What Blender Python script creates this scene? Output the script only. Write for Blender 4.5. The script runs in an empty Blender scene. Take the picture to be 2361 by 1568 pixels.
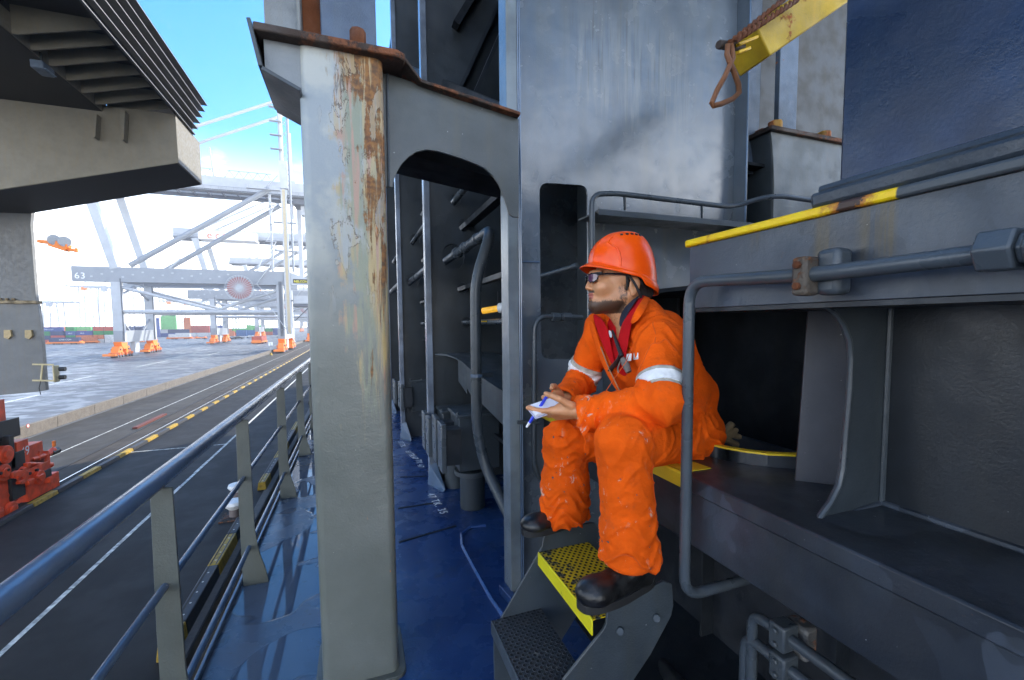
import bpy, bmesh, math, random
import numpy as np
from mathutils import Vector, Matrix, geometry, noise
R = math.radians
C = bpy.context.scene.collection
sc = bpy.context.scene
V = Vector
# ---------------------------------------------------------------- camera
F = 1000.0; PU, PV = 1180.5, 810.0            # focal length and optical centre, on a 2361 px wide plate
CAM = V((0, 0, 1.55))
yaw, pitch, roll = R(19.8), R(-3.74), R(0.53)
cam_rot = (Matrix.Rotation(-yaw, 3, 'Z') @ Matrix.Rotation(pitch, 3, 'X') @ Matrix.Rotation(R(90), 3, 'X') @ Matrix.Rotation(-roll, 3, 'Z'))
cd = bpy.data.cameras.new('camera'); cam = bpy.data.objects.new('camera', cd); C.objects.link(cam)
cam.matrix_world = Matrix.Translation(CAM) @ cam_rot.to_4x4()
cd.sensor_width = 36; cd.lens = 36 * F / 2361
cd.shift_x = -(PU - 1180.5) / 2361; cd.shift_y = (PV - 784) / 2361
cd.clip_start = 0.05; cd.clip_end = 4000
sc.camera = cam
def ray(u, v): return cam_rot @ V(((u - PU) / F, (PV - v) / F, -1.0))
def onX(u, v, x): d = ray(u, v); return CAM + d * ((x - CAM.x) / d.x)
def onY(u, v, y): d = ray(u, v); return CAM + d * ((y - CAM.y) / d.y)
def onZ(u, v, z): d = ray(u, v); return CAM + d * ((z - CAM.z) / d.z)
def proj(p):
    q = cam_rot.transposed() @ (V(p) - CAM); return (PU + F * q.x / -q.z, PV - F * q.y / -q.z)
# ---------------------------------------------------------------- light
SUN_EL, SUN_AZ = R(36), R(58)                  # azimuth clockwise from +Y (towards +X)
w = bpy.data.worlds.new('World'); sc.world = w; w.use_nodes = True
wn = w.node_tree; wn.nodes.clear()
def nd(nt, t, **k):
    n = nt.nodes.new(t)
    for a, b in k.items(): setattr(n, a, b)
    return n
sky = nd(wn, 'ShaderNodeTexSky', sky_type='NISHITA', sun_disc=False, sun_elevation=SUN_EL, sun_rotation=SUN_AZ, dust_density=0.6, air_density=1.0, ozone_density=2.5)
tc = nd(wn, 'ShaderNodeTexCoord'); sep = nd(wn, 'ShaderNodeSeparateXYZ'); wn.links.new(tc.outputs['Generated'], sep.inputs[0])
hs = nd(wn, 'ShaderNodeHueSaturation'); hs.inputs['Saturation'].default_value = 1.45; hs.inputs['Value'].default_value = 1.0; wn.links.new(sky.outputs[0], hs.inputs['Color'])
mp = nd(wn, 'ShaderNodeMapping'); mp.inputs['Scale'].default_value = (1, 1, 2.6); wn.links.new(tc.outputs['Generated'], mp.inputs[0])
nz = nd(wn, 'ShaderNodeTexNoise'); nz.inputs['Scale'].default_value = 2.6; nz.inputs['Detail'].default_value = 9; nz.inputs['Roughness'].default_value = .58; wn.links.new(mp.outputs[0], nz.inputs['Vector'])
def ramp(nt, src, p0, p1, c0=(0, 0, 0, 1), c1=(1, 1, 1, 1)):
    r = nd(nt, 'ShaderNodeMapRange'); r.inputs['From Min'].default_value = p0; r.inputs['From Max'].default_value = p1; r.interpolation_type = 'SMOOTHSTEP'
    nt.links.new(src, r.inputs['Value']); return r.outputs[0]
def mth(nt, op, a, b=None):
    m = nd(nt, 'ShaderNodeMath', operation=op)
    for i, x in enumerate((a, b)):
        if x is None: continue
        if hasattr(x, 'links'): nt.links.new(x, m.inputs[i])
        else: m.inputs[i].default_value = x
    return m.outputs[0]
cl = ramp(wn, nz.outputs[0], .50, .64)
lowc = ramp(wn, sep.outputs['Z'], .36, .02)     # pale band of cloud towards the horizon
clz = mth(wn, 'MAXIMUM', mth(wn, 'MULTIPLY', cl, ramp(wn, sep.outputs['Y'], .35, -.25)), mth(wn, 'MULTIPLY', lowc, .97))
clz = mth(wn, 'MAXIMUM', clz, mth(wn, 'MULTIPLY', ramp(wn, sep.outputs['Z'], .34, .2), ramp(wn, nz.outputs[0], .48, .58)))
mx = nd(wn, 'ShaderNodeMix', data_type='RGBA'); wn.links.new(clz, mx.inputs[0]); wn.links.new(hs.outputs[0], mx.inputs[6]); mx.inputs[7].default_value = (13, 13.2, 13.4, 1)
bg = nd(wn, 'ShaderNodeBackground'); bg.inputs['Strength'].default_value = 0.1; wn.links.new(mx.outputs[2], bg.inputs[0])
wo = nd(wn, 'ShaderNodeOutputWorld'); wn.links.new(bg.outputs[0], wo.inputs[0])
ld = bpy.data.lights.new('sun', 'SUN'); ld.energy = 2.1; ld.angle = R(0.5); ld.color = (1, .95, .86)
so = bpy.data.objects.new('sun', ld); C.objects.link(so)
sd = V((math.sin(SUN_AZ) * math.cos(SUN_EL), math.cos(SUN_AZ) * math.cos(SUN_EL), math.sin(SUN_EL)))
so.rotation_euler = sd.to_track_quat('Z', 'Y').to_euler()
sc.view_settings.view_transform = 'Standard'; sc.view_settings.look = 'None'; sc.view_settings.exposure = 2.1
sc.cycles.max_bounces = 8; sc.cycles.use_denoising = True
# ---------------------------------------------------------------- helpers
random.seed(7)
def wloc(o):
    p = V((0, 0, 0))
    while o: p += o.location; o = o.parent
    return p
def thing(name, label, cat, loc=(0, 0, 0), group=None, kind=None):
    o = bpy.data.objects.new(name, None); C.objects.link(o); o.location = loc; o.empty_display_size = .1
    return tag(o, label, cat, group, kind)
def tag(o, label=None, cat=None, group=None, kind=None):
    if label: o['label'] = label
    if cat: o['category'] = cat
    if group: o['group'] = group
    if kind: o['kind'] = kind
    return o
def dup(o, off, label=None, parent=None, group=None):
    c = o.copy(); C.objects.link(c)
    if parent: c.parent = parent
    else: c.location = V(o.location) + V(off)
    if label: c['label'] = label
    if group: c['group'] = group
    for ch in o.children: dup(ch, off, None, c)
    return c
class MB:
    def __init__(s): s.v = []; s.f = []
    def add(s, vs, fs):
        n = len(s.v); s.v += [V(p) for p in vs]; s.f += [tuple(n + i for i in f) for f in fs]; return s
    def box(s, x0, x1, y0, y1, z0, z1):
        return s.add([(x0, y0, z0), (x1, y0, z0), (x1, y1, z0), (x0, y1, z0), (x0, y0, z1), (x1, y0, z1), (x1, y1, z1), (x0, y1, z1)],
                     [(0, 3, 2, 1), (4, 5, 6, 7), (0, 1, 5, 4), (1, 2, 6, 5), (2, 3, 7, 6), (3, 0, 4, 7)])
    def cbox(s, c, sx, sy, sz): c = V(c); return s.box(c.x - sx / 2, c.x + sx / 2, c.y - sy / 2, c.y + sy / 2, c.z - sz / 2, c.z + sz / 2)
    def beam(s, a, b, w, h, up=(0, 0, 1), w2=None, h2=None):
        a, b = V(a), V(b); d = (b - a).normalized(); up = V(up)
        if abs(d.dot(up)) > .99: up = V((0, 1, 0))
        x = d.cross(up).normalized(); y = x.cross(d).normalized(); w2 = w2 or w; h2 = h2 or h
        vs = [a - x * w / 2 - y * h / 2, a + x * w / 2 - y * h / 2, a + x * w / 2 + y * h / 2, a - x * w / 2 + y * h / 2,
              b - x * w2 / 2 - y * h2 / 2, b + x * w2 / 2 - y * h2 / 2, b + x * w2 / 2 + y * h2 / 2, b - x * w2 / 2 + y * h2 / 2]
        return s.add(vs, [(0, 1, 2, 3), (7, 6, 5, 4), (0, 4, 5, 1), (1, 5, 6, 2), (2, 6, 7, 3), (3, 7, 4, 0)])
    def tube(s, pts, r, n=12, fillet=0, closed=False, cap=True, r2=None):
        pts = [V(p) for p in pts]
        if fillet:
            q = [pts[0]]
            for i in range(1, len(pts) - 1):
                a, b, c = pts[i - 1], pts[i], pts[i + 1]; f = min(fillet, (a - b).length * .48, (c - b).length * .48)
                p0 = b + (a - b).normalized() * f; p1 = b + (c - b).normalized() * f
                for k in range(7):
                    t = k / 6; q.append(p0 * (1 - t) ** 2 + b * 2 * t * (1 - t) + p1 * t * t)
            q.append(pts[-1]); pts = q
        m = len(pts); base = len(s.v); ref = None; rs = r if isinstance(r, (list, tuple)) else None
        for i, p in enumerate(pts):
            if closed: d = pts[(i + 1) % m] - pts[i - 1]
            else: d = pts[min(i + 1, m - 1)] - pts[max(i - 1, 0)]
            d.normalize()
            if ref is None:
                ref = d.cross(V((0, 0, 1)));
                if ref.length < .05: ref = d.cross(V((1, 0, 0)))
                ref.normalize()
            ref = (ref - d * ref.dot(d)).normalized(); y = d.cross(ref)
            rr = rs[i] if rs else (r if r2 is None else r + (r2 - r) * i / (m - 1))
            for k in range(n):
                a = 2 * math.pi * k / n; s.v.append(p + ref * rr * math.cos(a) + y * rr * math.sin(a))
        L = m if closed else m - 1
        for i in range(L):
            j = (i + 1) % m
            for k in range(n):
                k2 = (k + 1) % n; s.f.append((base + i * n + k, base + i * n + k2, base + j * n + k2, base + j * n + k))
        if cap and not closed:
            s.f.append(tuple(base + k for k in range(n))[::-1]); s.f.append(tuple(base + (m - 1) * n + k for k in range(n)))
        return s
    def cyl(s, a, b, r, n=16, r2=None): return s.tube([a, b], r, n, r2=r2)
    def prism(s, outer, vec, holes=()):
        loops = [[V(p) for p in outer]] + [[V(p) for p in h] for h in holes]; vec = V(vec)
        nrm = geometry.normal(loops[0])
        def area2(l):
            t = V((0, 0, 0))
            for i in range(len(l)): t += l[i].cross(l[(i + 1) % len(l)])
            return t
        a0 = area2(loops[0])
        flat = [p for l in loops for p in l]; n = len(flat)
        if len(loops) == 1 and len(outer) <= 4: tris = [tuple(range(n))]
        else: tris = geometry.tessellate_polygon(loops)
        # orient
        t = tris[0]; tn = (flat[t[1]] - flat[t[0]]).cross(flat[t[2]] - flat[t[0]])
        if len(loops) == 1 and len(outer) <= 4: tn = a0
        fl = tn.dot(vec) > 0
        b = len(s.v); s.v += flat + [p + vec for p in flat]
        for t in tris:
            tn = (flat[t[1]] - flat[t[0]]).cross(flat[t[2]] - flat[t[0]])
            t = tuple(t)
            if tn.dot(vec) > 0: t = t[::-1]
            s.f.append(tuple(b + i for i in t)); s.f.append(tuple(b + n + i for i in t[::-1]))
        o = 0
        for li, l in enumerate(loops):
            m = len(l); out = area2(l).dot(vec) > 0
            if li: out = not out
            for i in range(m):
                j = (i + 1) % m; q = (b + o + i, b + o + j, b + n + o + j, b + n + o + i)
                s.f.append(q if out else q[::-1])
            o += m
        return s
    def sphere(s, c, r, n=12, sc_=(1, 1, 1)):
        c = V(c); b = len(s.v); m = n // 2
        for i in range(m + 1):
            th = math.pi * i / m
            for k in range(n):
                ph = 2 * math.pi * k / n; s.v.append(c + V((math.sin(th) * math.cos(ph) * r * sc_[0], math.sin(th) * math.sin(ph) * r * sc_[1], math.cos(th) * r * sc_[2])))
        for i in range(m):
            for k in range(n):
                s.f.append((b + i * n + k, b + (i + 1) * n + k, b + (i + 1) * n + (k + 1) % n, b + i * n + (k + 1) % n))
        return s
    def build(s, name, mat, parent=None, bevel=0, sharp=38, seg=2):
        o0 = wloc(parent) if parent else V((0, 0, 0))
        me = bpy.data.meshes.new(name); me.from_pydata([p - o0 for p in s.v], [], s.f)
        bm = bmesh.new(); bm.from_mesh(me); bmesh.ops.remove_doubles(bm, verts=bm.verts, dist=1e-6)
        bmesh.ops.dissolve_degenerate(bm, dist=1e-6, edges=bm.edges); bmesh.ops.recalc_face_normals(bm, faces=bm.faces); bm.to_mesh(me); bm.free()
        me.polygons.foreach_set('use_smooth', [True] * len(me.polygons)); me.set_sharp_from_angle(angle=R(sharp)); me.update()
        if mat: me.materials.append(mat)
        o = bpy.data.objects.new(name, me); C.objects.link(o)
        if parent: o.parent = parent
        if bevel:
            m = o.modifiers.new('bevel', 'BEVEL'); m.width = bevel; m.segments = seg; m.limit_method = 'ANGLE'; m.angle_limit = R(45)
        return o
def text(body, origin, right, up, size, mat, name='lettering', parent=None, depth=.002, space=1.0, bold=0, align='LEFT'):
    cu = bpy.data.curves.new('t', 'FONT'); cu.body = body; cu.size = 1; cu.extrude = 0; cu.space_character = space; cu.align_x = align
    ob = bpy.data.objects.new('t', cu); C.objects.link(ob); bpy.context.view_layer.update()
    me = bpy.data.meshes.new_from_object(ob.evaluated_get(bpy.context.evaluated_depsgraph_get()))
    bpy.data.objects.remove(ob); r = V(right).normalized(); u = V(up).normalized(); n = r.cross(u); o0 = wloc(parent) if parent else V((0, 0, 0))
    o = V(origin)
    for vtx in me.vertices: vtx.co = o + r * vtx.co.x * size + u * vtx.co.y * size - o0
    me.materials.clear(); me.materials.append(mat); me.name = name
    ob = bpy.data.objects.new(name, me); C.objects.link(ob)
    if parent: ob.parent = parent
    if depth:
        m = ob.modifiers.new('solid', 'SOLIDIFY'); m.thickness = depth; m.offset = 1
    return ob
# ---------------------------------------------------------------- materials
def newmat(name):
    m = bpy.data.materials.new(name); m.use_nodes = True; nt = m.node_tree; nt.nodes.clear()
    b = nd(nt, 'ShaderNodeBsdfPrincipled'); o = nd(nt, 'ShaderNodeOutputMaterial'); nt.links.new(b.outputs[0], o.inputs[0]); return m, nt, b
def pos(nt, scale=(1, 1, 1)):
    g = nd(nt, 'ShaderNodeNewGeometry'); m = nd(nt, 'ShaderNodeMapping'); m.inputs['Scale'].default_value = scale; nt.links.new(g.outputs['Position'], m.inputs[0]); return m.outputs[0]
def noi(nt, vec, scale, detail=4, rough=.55, dist=0):
    n = nd(nt, 'ShaderNodeTexNoise'); n.inputs['Scale'].default_value = scale; n.inputs['Detail'].default_value = detail; n.inputs['Roughness'].default_value = rough; n.inputs['Distortion'].default_value = dist
    nt.links.new(vec, n.inputs['Vector']); return n.outputs[0]
def mixc(nt, fac, a, b):
    m = nd(nt, 'ShaderNodeMix', data_type='RGBA')
    for i, x in ((0, fac), (6, a), (7, b)):
        if hasattr(x, 'links'): nt.links.new(x, m.inputs[i])
        elif i == 0: m.inputs[0].default_value = x
        else: m.inputs[i].default_value = (*x, 1)
    return m.outputs[2]
def mixf(nt, fac, a, b):
    m = nd(nt, 'ShaderNodeMix', data_type='FLOAT')
    for i, x in ((0, fac), (2, a), (3, b)):
        if hasattr(x, 'links'): nt.links.new(x, m.inputs[i])
        else: m.inputs[i].default_value = x
    return m.outputs[0]
def bump(nt, b, h, strength=.3, dist=.01):
    n = nd(nt, 'ShaderNodeBump'); n.inputs['Strength'].default_value = strength; n.inputs['Distance'].default_value = dist; nt.links.new(h, n.inputs['Height']); nt.links.new(n.outputs[0], b.inputs['Normal']); return n
def steel(name, col, rough=.34, peel=.35, var=.18, rust=0.0, streak=0.0, chips=.0, spec=.5, col2=None, scale=1.0, rustc=(.16, .055, .018), metal=0, patch=0):
    m, nt, b = newmat(name); p = pos(nt, (scale, scale, scale)); ps = pos(nt, (9 * scale, 9 * scale, .9 * scale))
    n1 = noi(nt, p, 2.2, 6, .6); c2 = col2 or tuple(c * (1 - 1.6 * var) for c in col); c1 = tuple(min(1, c * (1 + var)) for c in col)
    c = mixc(nt, ramp(nt, n1, .36, .64), c2, c1)
    n2 = noi(nt, ps, 1.6, 5, .6)
    c = mixc(nt, mth(nt, 'MULTIPLY', ramp(nt, n2, .45, .72), .35), c, (col[0] * 1.15, col[1] * .98, col[2] * .72))     # washed-down dirt
    r = mixf(nt, ramp(nt, noi(nt, p, 7, 4), .35, .7), rough * .8, rough * 1.35)
    if patch:
        pn = noi(nt, p, 2.6, 4, .5, .5); c = mixc(nt, mth(nt, 'MULTIPLY', ramp(nt, pn, .50, .507), patch), c, tuple(x * 1.7 for x in col)); c = mixc(nt, mth(nt, 'MULTIPLY', ramp(nt, noi(nt, p, 3.7, 4, .5, .7), .56, .567), patch), c, tuple(x * .55 for x in col))
        sc1_ = ramp(nt, noi(nt, pos(nt, (4, 60, 30)), 1.0, 5, .7), .70, .73); c = mixc(nt, mth(nt, 'MULTIPLY', sc1_, .5), c, (.2, .21, .21))
        c = mixc(nt, mth(nt, 'MULTIPLY', ramp(nt, noi(nt, p, 13, 6, .75), .66, .72), .7), c, (.11, .05, .02))
    if chips:
        k = mth(nt, 'MULTIPLY', ramp(nt, noi(nt, p, 75, 2), .765, .80), .55)
        c = mixc(nt, k, c, (.55, .57, .55))
    hh = noi(nt, p, 130, 3, .6)
    if rust or streak:
        k1 = ramp(nt, noi(nt, p, 5, 8, .7), .74 - .3 * rust, .80 - .3 * rust)
        k2 = mth(nt, 'MULTIPLY', ramp(nt, noi(nt, ps, 1.3, 6, .65), .78 - .3 * streak, .95 - .3 * streak), .6)
        k = mth(nt, 'MAXIMUM', k1 if rust else 0.0, k2 if streak else 0.0)
        rc = mixc(nt, ramp(nt, noi(nt, p, 30, 4), .35, .65), rustc, tuple(x * 2.2 for x in rustc))
        c = mixc(nt, k, c, rc); r = mixf(nt, k, r, .85)
        hh = mth(nt, 'ADD', hh, mth(nt, 'MULTIPLY', k1, mth(nt, 'MULTIPLY', noi(nt, p, 60, 5), 1.6)))
    nt.links.new(c, b.inputs['Base Color']); nt.links.new(r, b.inputs['Roughness']); b.inputs['Specular IOR Level'].default_value = spec; b.inputs['Metallic'].default_value = metal
    big = mth(nt, 'MULTIPLY', noi(nt, p, 9, 2), 2.5)
    bump(nt, b, mth(nt, 'ADD', hh, big), peel, .003)
    return m
def flat(name, col, rough=.6, metal=0, emit=0, var=.12, nscale=8, bmp=0):
    m, nt, b = newmat(name); p = pos(nt)
    c = mixc(nt, ramp(nt, noi(nt, p, nscale, 5), .3, .7), tuple(x * (1 - var) for x in col), tuple(min(1, x * (1 + var)) for x in col))
    nt.links.new(c, b.inputs['Base Color']); b.inputs['Roughness'].default_value = rough; b.inputs['Metallic'].default_value = metal
    if emit: b.inputs['Emission Color'].default_value = (*col, 1); b.inputs['Emission Strength'].default_value = emit
    if bmp: bump(nt, b, noi(nt, p, nscale * 6, 4), bmp, .004)
    return m
GREY = (.046, .058, .068)
M = {}
M['wall'] = steel('wall_paint', (.062, .085, .11), .17, .22, .12, rust=.0, streak=.12, chips=.10, spec=1.0)
M['grey'] = steel('grey_paint', GREY, .38, .2, .15, chips=.1, spec=.35)
M['greyr'] = steel('grey_paint_worn', GREY, .36, .4, .16, rust=.25, streak=.18, chips=.15)
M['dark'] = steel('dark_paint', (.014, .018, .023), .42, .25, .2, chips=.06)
M['web'] = steel('web_paint', (.03, .037, .043), .36, .3, .16, streak=.1, chips=.1)
M['pipe'] = steel('pipe_paint', (.052, .064, .075), .32, .25, .15, chips=.12)
M['bluew'] = steel('blue_grey_paint', (.014, .034, .085), .3, .16, .3, rust=.05, spec=.45)
M['bench'] = steel('bench_paint', (.026, .030, .036), .4, .25, .3, chips=.12, patch=.45)
M['bench2'] = steel('fascia_paint', (.032, .039, .050), .4, .22, .3, chips=.1, spec=.4, patch=.75)
M['rail'] = steel('rail_paint', (.075, .12, .19), .2, .3, .12, chips=.2, spec=1.0)
M['post'] = steel('post_paint', (.085, .095, .085), .36, .6, .12, rust=.12, chips=.2)
M['rust'] = steel('rust_plate', (.05, .035, .028), .8, 1.0, .5, rust=.75, rustc=(.085, .03, .012))
M['rusto'] = steel('orange_rust', (.13, .042, .014), .8, 1.0, .35)
M['yellow'] = steel('yellow_paint', (.80, .48, .006), .42, .4, .1, rust=.16, streak=.08)
M['yellowd'] = steel('yellow_worn', (.72, .50, .02), .5, .5, .12, rust=.3, rustc=(.04, .055, .06))
M['black'] = flat('black_paint', (.012, .012, .014), .5)
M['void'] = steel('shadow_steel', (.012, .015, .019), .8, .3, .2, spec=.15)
def ordn(n): return '%d%s' % (n, 'th' if 10 <= n % 100 <= 20 else {1: 'st', 2: 'nd', 3: 'rd'}.get(n % 10, 'th'))
M['white'] = flat('white_paint', (.75, .76, .76), .5)
M['boomy'] = steel('boom_yellow', (.50, .33, .008), .5, .6, .2, rust=.55, streak=.3, rustc=(.16, .045, .008))
# ---------------------------------------------------------------- special materials
cY = onZ(830, 1580, 0).y; zc = onY(790, 106, cY - .04).z
def column_mat():
    m, nt, b = newmat('column_paint'); p = pos(nt); sx = nd(nt, 'ShaderNodeSeparateXYZ'); nt.links.new(p, sx.inputs[0]); X, Z = sx.outputs[0], sx.outputs[2]
    base = mixc(nt, ramp(nt, noi(nt, p, 3, 5), .3, .7), (.118, .13, .112), (.158, .17, .152))
    upper = ramp(nt, mth(nt, 'ADD', Z, mth(nt, 'MULTIPLY', noi(nt, p, 4, 4), .5)), 1.55, 2.5); base = mixc(nt, mth(nt, 'MULTIPLY', upper, .85), base, mixc(nt, ramp(nt, noi(nt, p, 6, 4), .4, .6), (.33, .37, .39), (.47, .48, .44)))
    ps = pos(nt, (30, 30, 2.0)); st = noi(nt, ps, 1.0, 9, .7, .5); wp = noi(nt, pos(nt, (5, 5, 4)), 1.5, 7, .65)
    Xw = mth(nt, 'ADD', X, mth(nt, 'MULTIPLY', mth(nt, 'SUBTRACT', wp, .5), .34))
    band = mth(nt, 'MULTIPLY', ramp(nt, Xw, -.12, .03), ramp(nt, Xw, .26, .15)); drip = mth(nt, 'MULTIPLY', band, ramp(nt, Z, .55, 1.9))
    k = ramp(nt, mth(nt, 'ADD', mth(nt, 'MULTIPLY', st, .9), mth(nt, 'MULTIPLY', drip, .42)), .62, .82)
    iri = mixc(nt, ramp(nt, noi(nt, pos(nt, (22, 22, 1.6)), 1.0, 5, .6), .42, .58), (.46, .33, .13), (.24, .26, .17)); iri = mixc(nt, ramp(nt, noi(nt, pos(nt, (40, 40, 2.5)), 1.0, 6, .6), .5, .62), iri, (.42, .24, .16))
    c = mixc(nt, mth(nt, 'MULTIPLY', k, .85), base, iri)
    band2 = mth(nt, 'MULTIPLY', ramp(nt, Xw, -.01, .09), ramp(nt, Xw, .22, .12))
    k2 = ramp(nt, mth(nt, 'ADD', mth(nt, 'MULTIPLY', noi(nt, pos(nt, (48, 48, 2.6)), 1.0, 9, .72, .4), .95), mth(nt, 'MULTIPLY', mth(nt, 'MULTIPLY', band2, ramp(nt, Z, .95, 2.2)), .31)), .655, .74)
    top_ = ramp(nt, mth(nt, 'ADD', Z, mth(nt, 'MULTIPLY', mth(nt, 'SUBTRACT', st, .5), 1.3)), zc - .14, zc - .02); k2 = mth(nt, 'MAXIMUM', k2, mth(nt, 'MULTIPLY', top_, ramp(nt, Xw, -.08, .02)))
    c = mixc(nt, mth(nt, 'MULTIPLY', k2, .9), c, mixc(nt, ramp(nt, noi(nt, p, 45, 5), .35, .65), (.10, .038, .012), (.27, .105, .02)))
    os_ = mth(nt, 'MULTIPLY', ramp(nt, noi(nt, pos(nt, (60, 60, 14)), 1.0, 4, .6), .70, .74), band2); c = mixc(nt, os_, c, (.62, .20, .02))
    fl = noi(nt, pos(nt, (17, 17, 5.0)), 1.0, 7, .62, .6); m1 = ramp(nt, fl, .56, .566); rim = mth(nt, 'MULTIPLY', ramp(nt, fl, .552, .562), ramp(nt, fl, .575, .566))
    area = mth(nt, 'MULTIPLY', ramp(nt, Z, 1.5, 1.85), ramp(nt, X, -.13, -.05))
    c = mixc(nt, mth(nt, 'MULTIPLY', mth(nt, 'MULTIPLY', m1, area), .62), c, mixc(nt, ramp(nt, st, .4, .6), (.36, .38, .37), (.42, .34, .20))); c = mixc(nt, mth(nt, 'MULTIPLY', mth(nt, 'MULTIPLY', rim, area), .85), c, (.07, .04, .02))
    sp = ramp(nt, noi(nt, p, 90, 2), .77, .79); c = mixc(nt, sp, c, (.4, .4, .36))
    rs = ramp(nt, noi(nt, p, 16, 3), .77, .80); c = mixc(nt, rs, c, (.2, .07, .015))
    nt.links.new(c, b.inputs['Base Color']); nt.links.new(mixf(nt, k2, .33, .7), b.inputs['Roughness'])
    h = mth(nt, 'ADD', noi(nt, p, 110, 3, .6), mth(nt, 'MULTIPLY', mth(nt, 'MULTIPLY', m1, area), 1.6)); h = mth(nt, 'ADD', h, mth(nt, 'MULTIPLY', noi(nt, p, 14, 3), 2.2)); h = mth(nt, 'ADD', h, mth(nt, 'MULTIPLY', k2, noi(nt, p, 70, 5)))
    bump(nt, b, h, .3, .004); return m
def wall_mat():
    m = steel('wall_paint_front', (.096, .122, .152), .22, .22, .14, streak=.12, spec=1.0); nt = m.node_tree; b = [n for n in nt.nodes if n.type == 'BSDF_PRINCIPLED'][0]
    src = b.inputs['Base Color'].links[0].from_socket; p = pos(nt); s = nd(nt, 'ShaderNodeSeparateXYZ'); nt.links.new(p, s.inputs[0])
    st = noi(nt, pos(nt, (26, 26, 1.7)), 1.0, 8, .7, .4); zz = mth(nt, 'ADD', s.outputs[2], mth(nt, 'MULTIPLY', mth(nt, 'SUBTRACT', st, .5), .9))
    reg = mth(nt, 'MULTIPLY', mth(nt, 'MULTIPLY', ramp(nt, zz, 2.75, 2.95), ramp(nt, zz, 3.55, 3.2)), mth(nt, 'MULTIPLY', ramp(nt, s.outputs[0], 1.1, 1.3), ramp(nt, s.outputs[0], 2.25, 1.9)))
    c = mixc(nt, mth(nt, 'MULTIPLY', reg, mth(nt, 'MULTIPLY', ramp(nt, st, .38, .72), .75)), src, (.24, .245, .225))  # pale streaks paint the bright sky sheen into the upper wall
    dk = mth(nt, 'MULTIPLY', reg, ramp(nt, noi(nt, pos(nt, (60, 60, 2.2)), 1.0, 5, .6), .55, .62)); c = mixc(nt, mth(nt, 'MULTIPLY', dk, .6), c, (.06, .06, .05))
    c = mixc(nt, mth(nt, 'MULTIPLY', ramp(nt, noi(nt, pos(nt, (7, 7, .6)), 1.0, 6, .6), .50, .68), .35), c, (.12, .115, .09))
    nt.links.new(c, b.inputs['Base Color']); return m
def beam_mat():
    m = steel('beam_paint', (.042, .054, .070), .36, .25, .25, streak=.15, chips=.1, patch=.3); nt = m.node_tree; b = [n for n in nt.nodes if n.type == 'BSDF_PRINCIPLED'][0]
    src = b.inputs['Base Color'].links[0].from_socket; s = nd(nt, 'ShaderNodeSeparateXYZ'); nt.links.new(pos(nt), s.inputs[0]); st = noi(nt, pos(nt, (1, 60, 3)), 1.0, 6, .65); c = src
    for (yy, wd, lo) in ((onX(2015, 540, 1.02).y, .045, 1.66), (onX(2050, 540, 1.02).y, .02, 1.64), (onX(1895, 680, 1.02).y, .03, 1.58), (onX(1740, 560, 1.02).y, .02, 1.74)):
        k = mth(nt, 'MULTIPLY', ramp(nt, mth(nt, 'ABSOLUTE', mth(nt, 'SUBTRACT', s.outputs[1], yy)), wd, wd * .3), ramp(nt, mth(nt, 'ADD', s.outputs[2], mth(nt, 'MULTIPLY', st, .12)), lo + .04, lo + .16)); c = mixc(nt, mth(nt, 'MULTIPLY', k, mth(nt, 'MULTIPLY', ramp(nt, st, .3, .6), .65)), c, (.085, .062, .022))
    nt.links.new(c, b.inputs['Base Color']); return m
def deck_mat():
    m, nt, b = newmat('deck_paint'); p = pos(nt); sx = nd(nt, 'ShaderNodeSeparateXYZ'); nt.links.new(p, sx.inputs[0])
    n1 = noi(nt, p, 1.1, 7, .6); c = mixc(nt, ramp(nt, n1, .35, .65), (.010, .034, .115), (.020, .056, .165))
    out = ramp(nt, sx.outputs[0], .1, -.35); c = mixc(nt, mth(nt, 'MULTIPLY', out, .8), c, (.085, .115, .15))
    c = mixc(nt, mth(nt, 'MULTIPLY', ramp(nt, noi(nt, p, 3.3, 8, .7), .5, .66), .35), c, (.04, .05, .058))
    scr = ramp(nt, noi(nt, pos(nt, (30, 4, 1)), 1.5, 4, .7), .68, .72); c = mixc(nt, mth(nt, 'MULTIPLY', scr, .25), c, (.12, .22, .42))
    c = mixc(nt, mth(nt, 'MULTIPLY', ramp(nt, noi(nt, p, 22, 5, .7), .66, .72), .8), c, (.02, .025, .03))
    c = mixc(nt, mth(nt, 'MULTIPLY', ramp(nt, noi(nt, p, 70, 3, .6), .66, .72), .55), c, (.012, .016, .022)); c = mixc(nt, mth(nt, 'MULTIPLY', ramp(nt, noi(nt, p, 5.5, 7, .75), .60, .66), .5), c, (.05, .045, .035))
    wl = noi(nt, p, 1.9, 3, .5, .7); wet = mth(nt, 'MULTIPLY', ramp(nt, wl, .485, .50), ramp(nt, sx.outputs[0], -.05, -.2))
    edge = mth(nt, 'MULTIPLY', ramp(nt, wl, .475, .486), ramp(nt, wl, .505, .494)); edge = mth(nt, 'MULTIPLY', edge, ramp(nt, sx.outputs[0], -.05, -.2))
    c = mixc(nt, mth(nt, 'MULTIPLY', edge, .5), c, (.02, .03, .05))
    r = mixf(nt, ramp(nt, noi(nt, p, 5, 5), .3, .7), .2, .36); r = mixf(nt, wet, r, .015)
    nt.links.new(c, b.inputs['Base Color']); nt.links.new(r, b.inputs['Roughness'])
    h = mth(nt, 'MULTIPLY', mth(nt, 'ADD', noi(nt, p, 90, 3), mth(nt, 'MULTIPLY', noi(nt, p, 8, 3), 3)), mth(nt, 'SUBTRACT', 1.0, mth(nt, 'MULTIPLY', wet, .97)))
    bump(nt, b, h, .22, .003); return m
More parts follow.
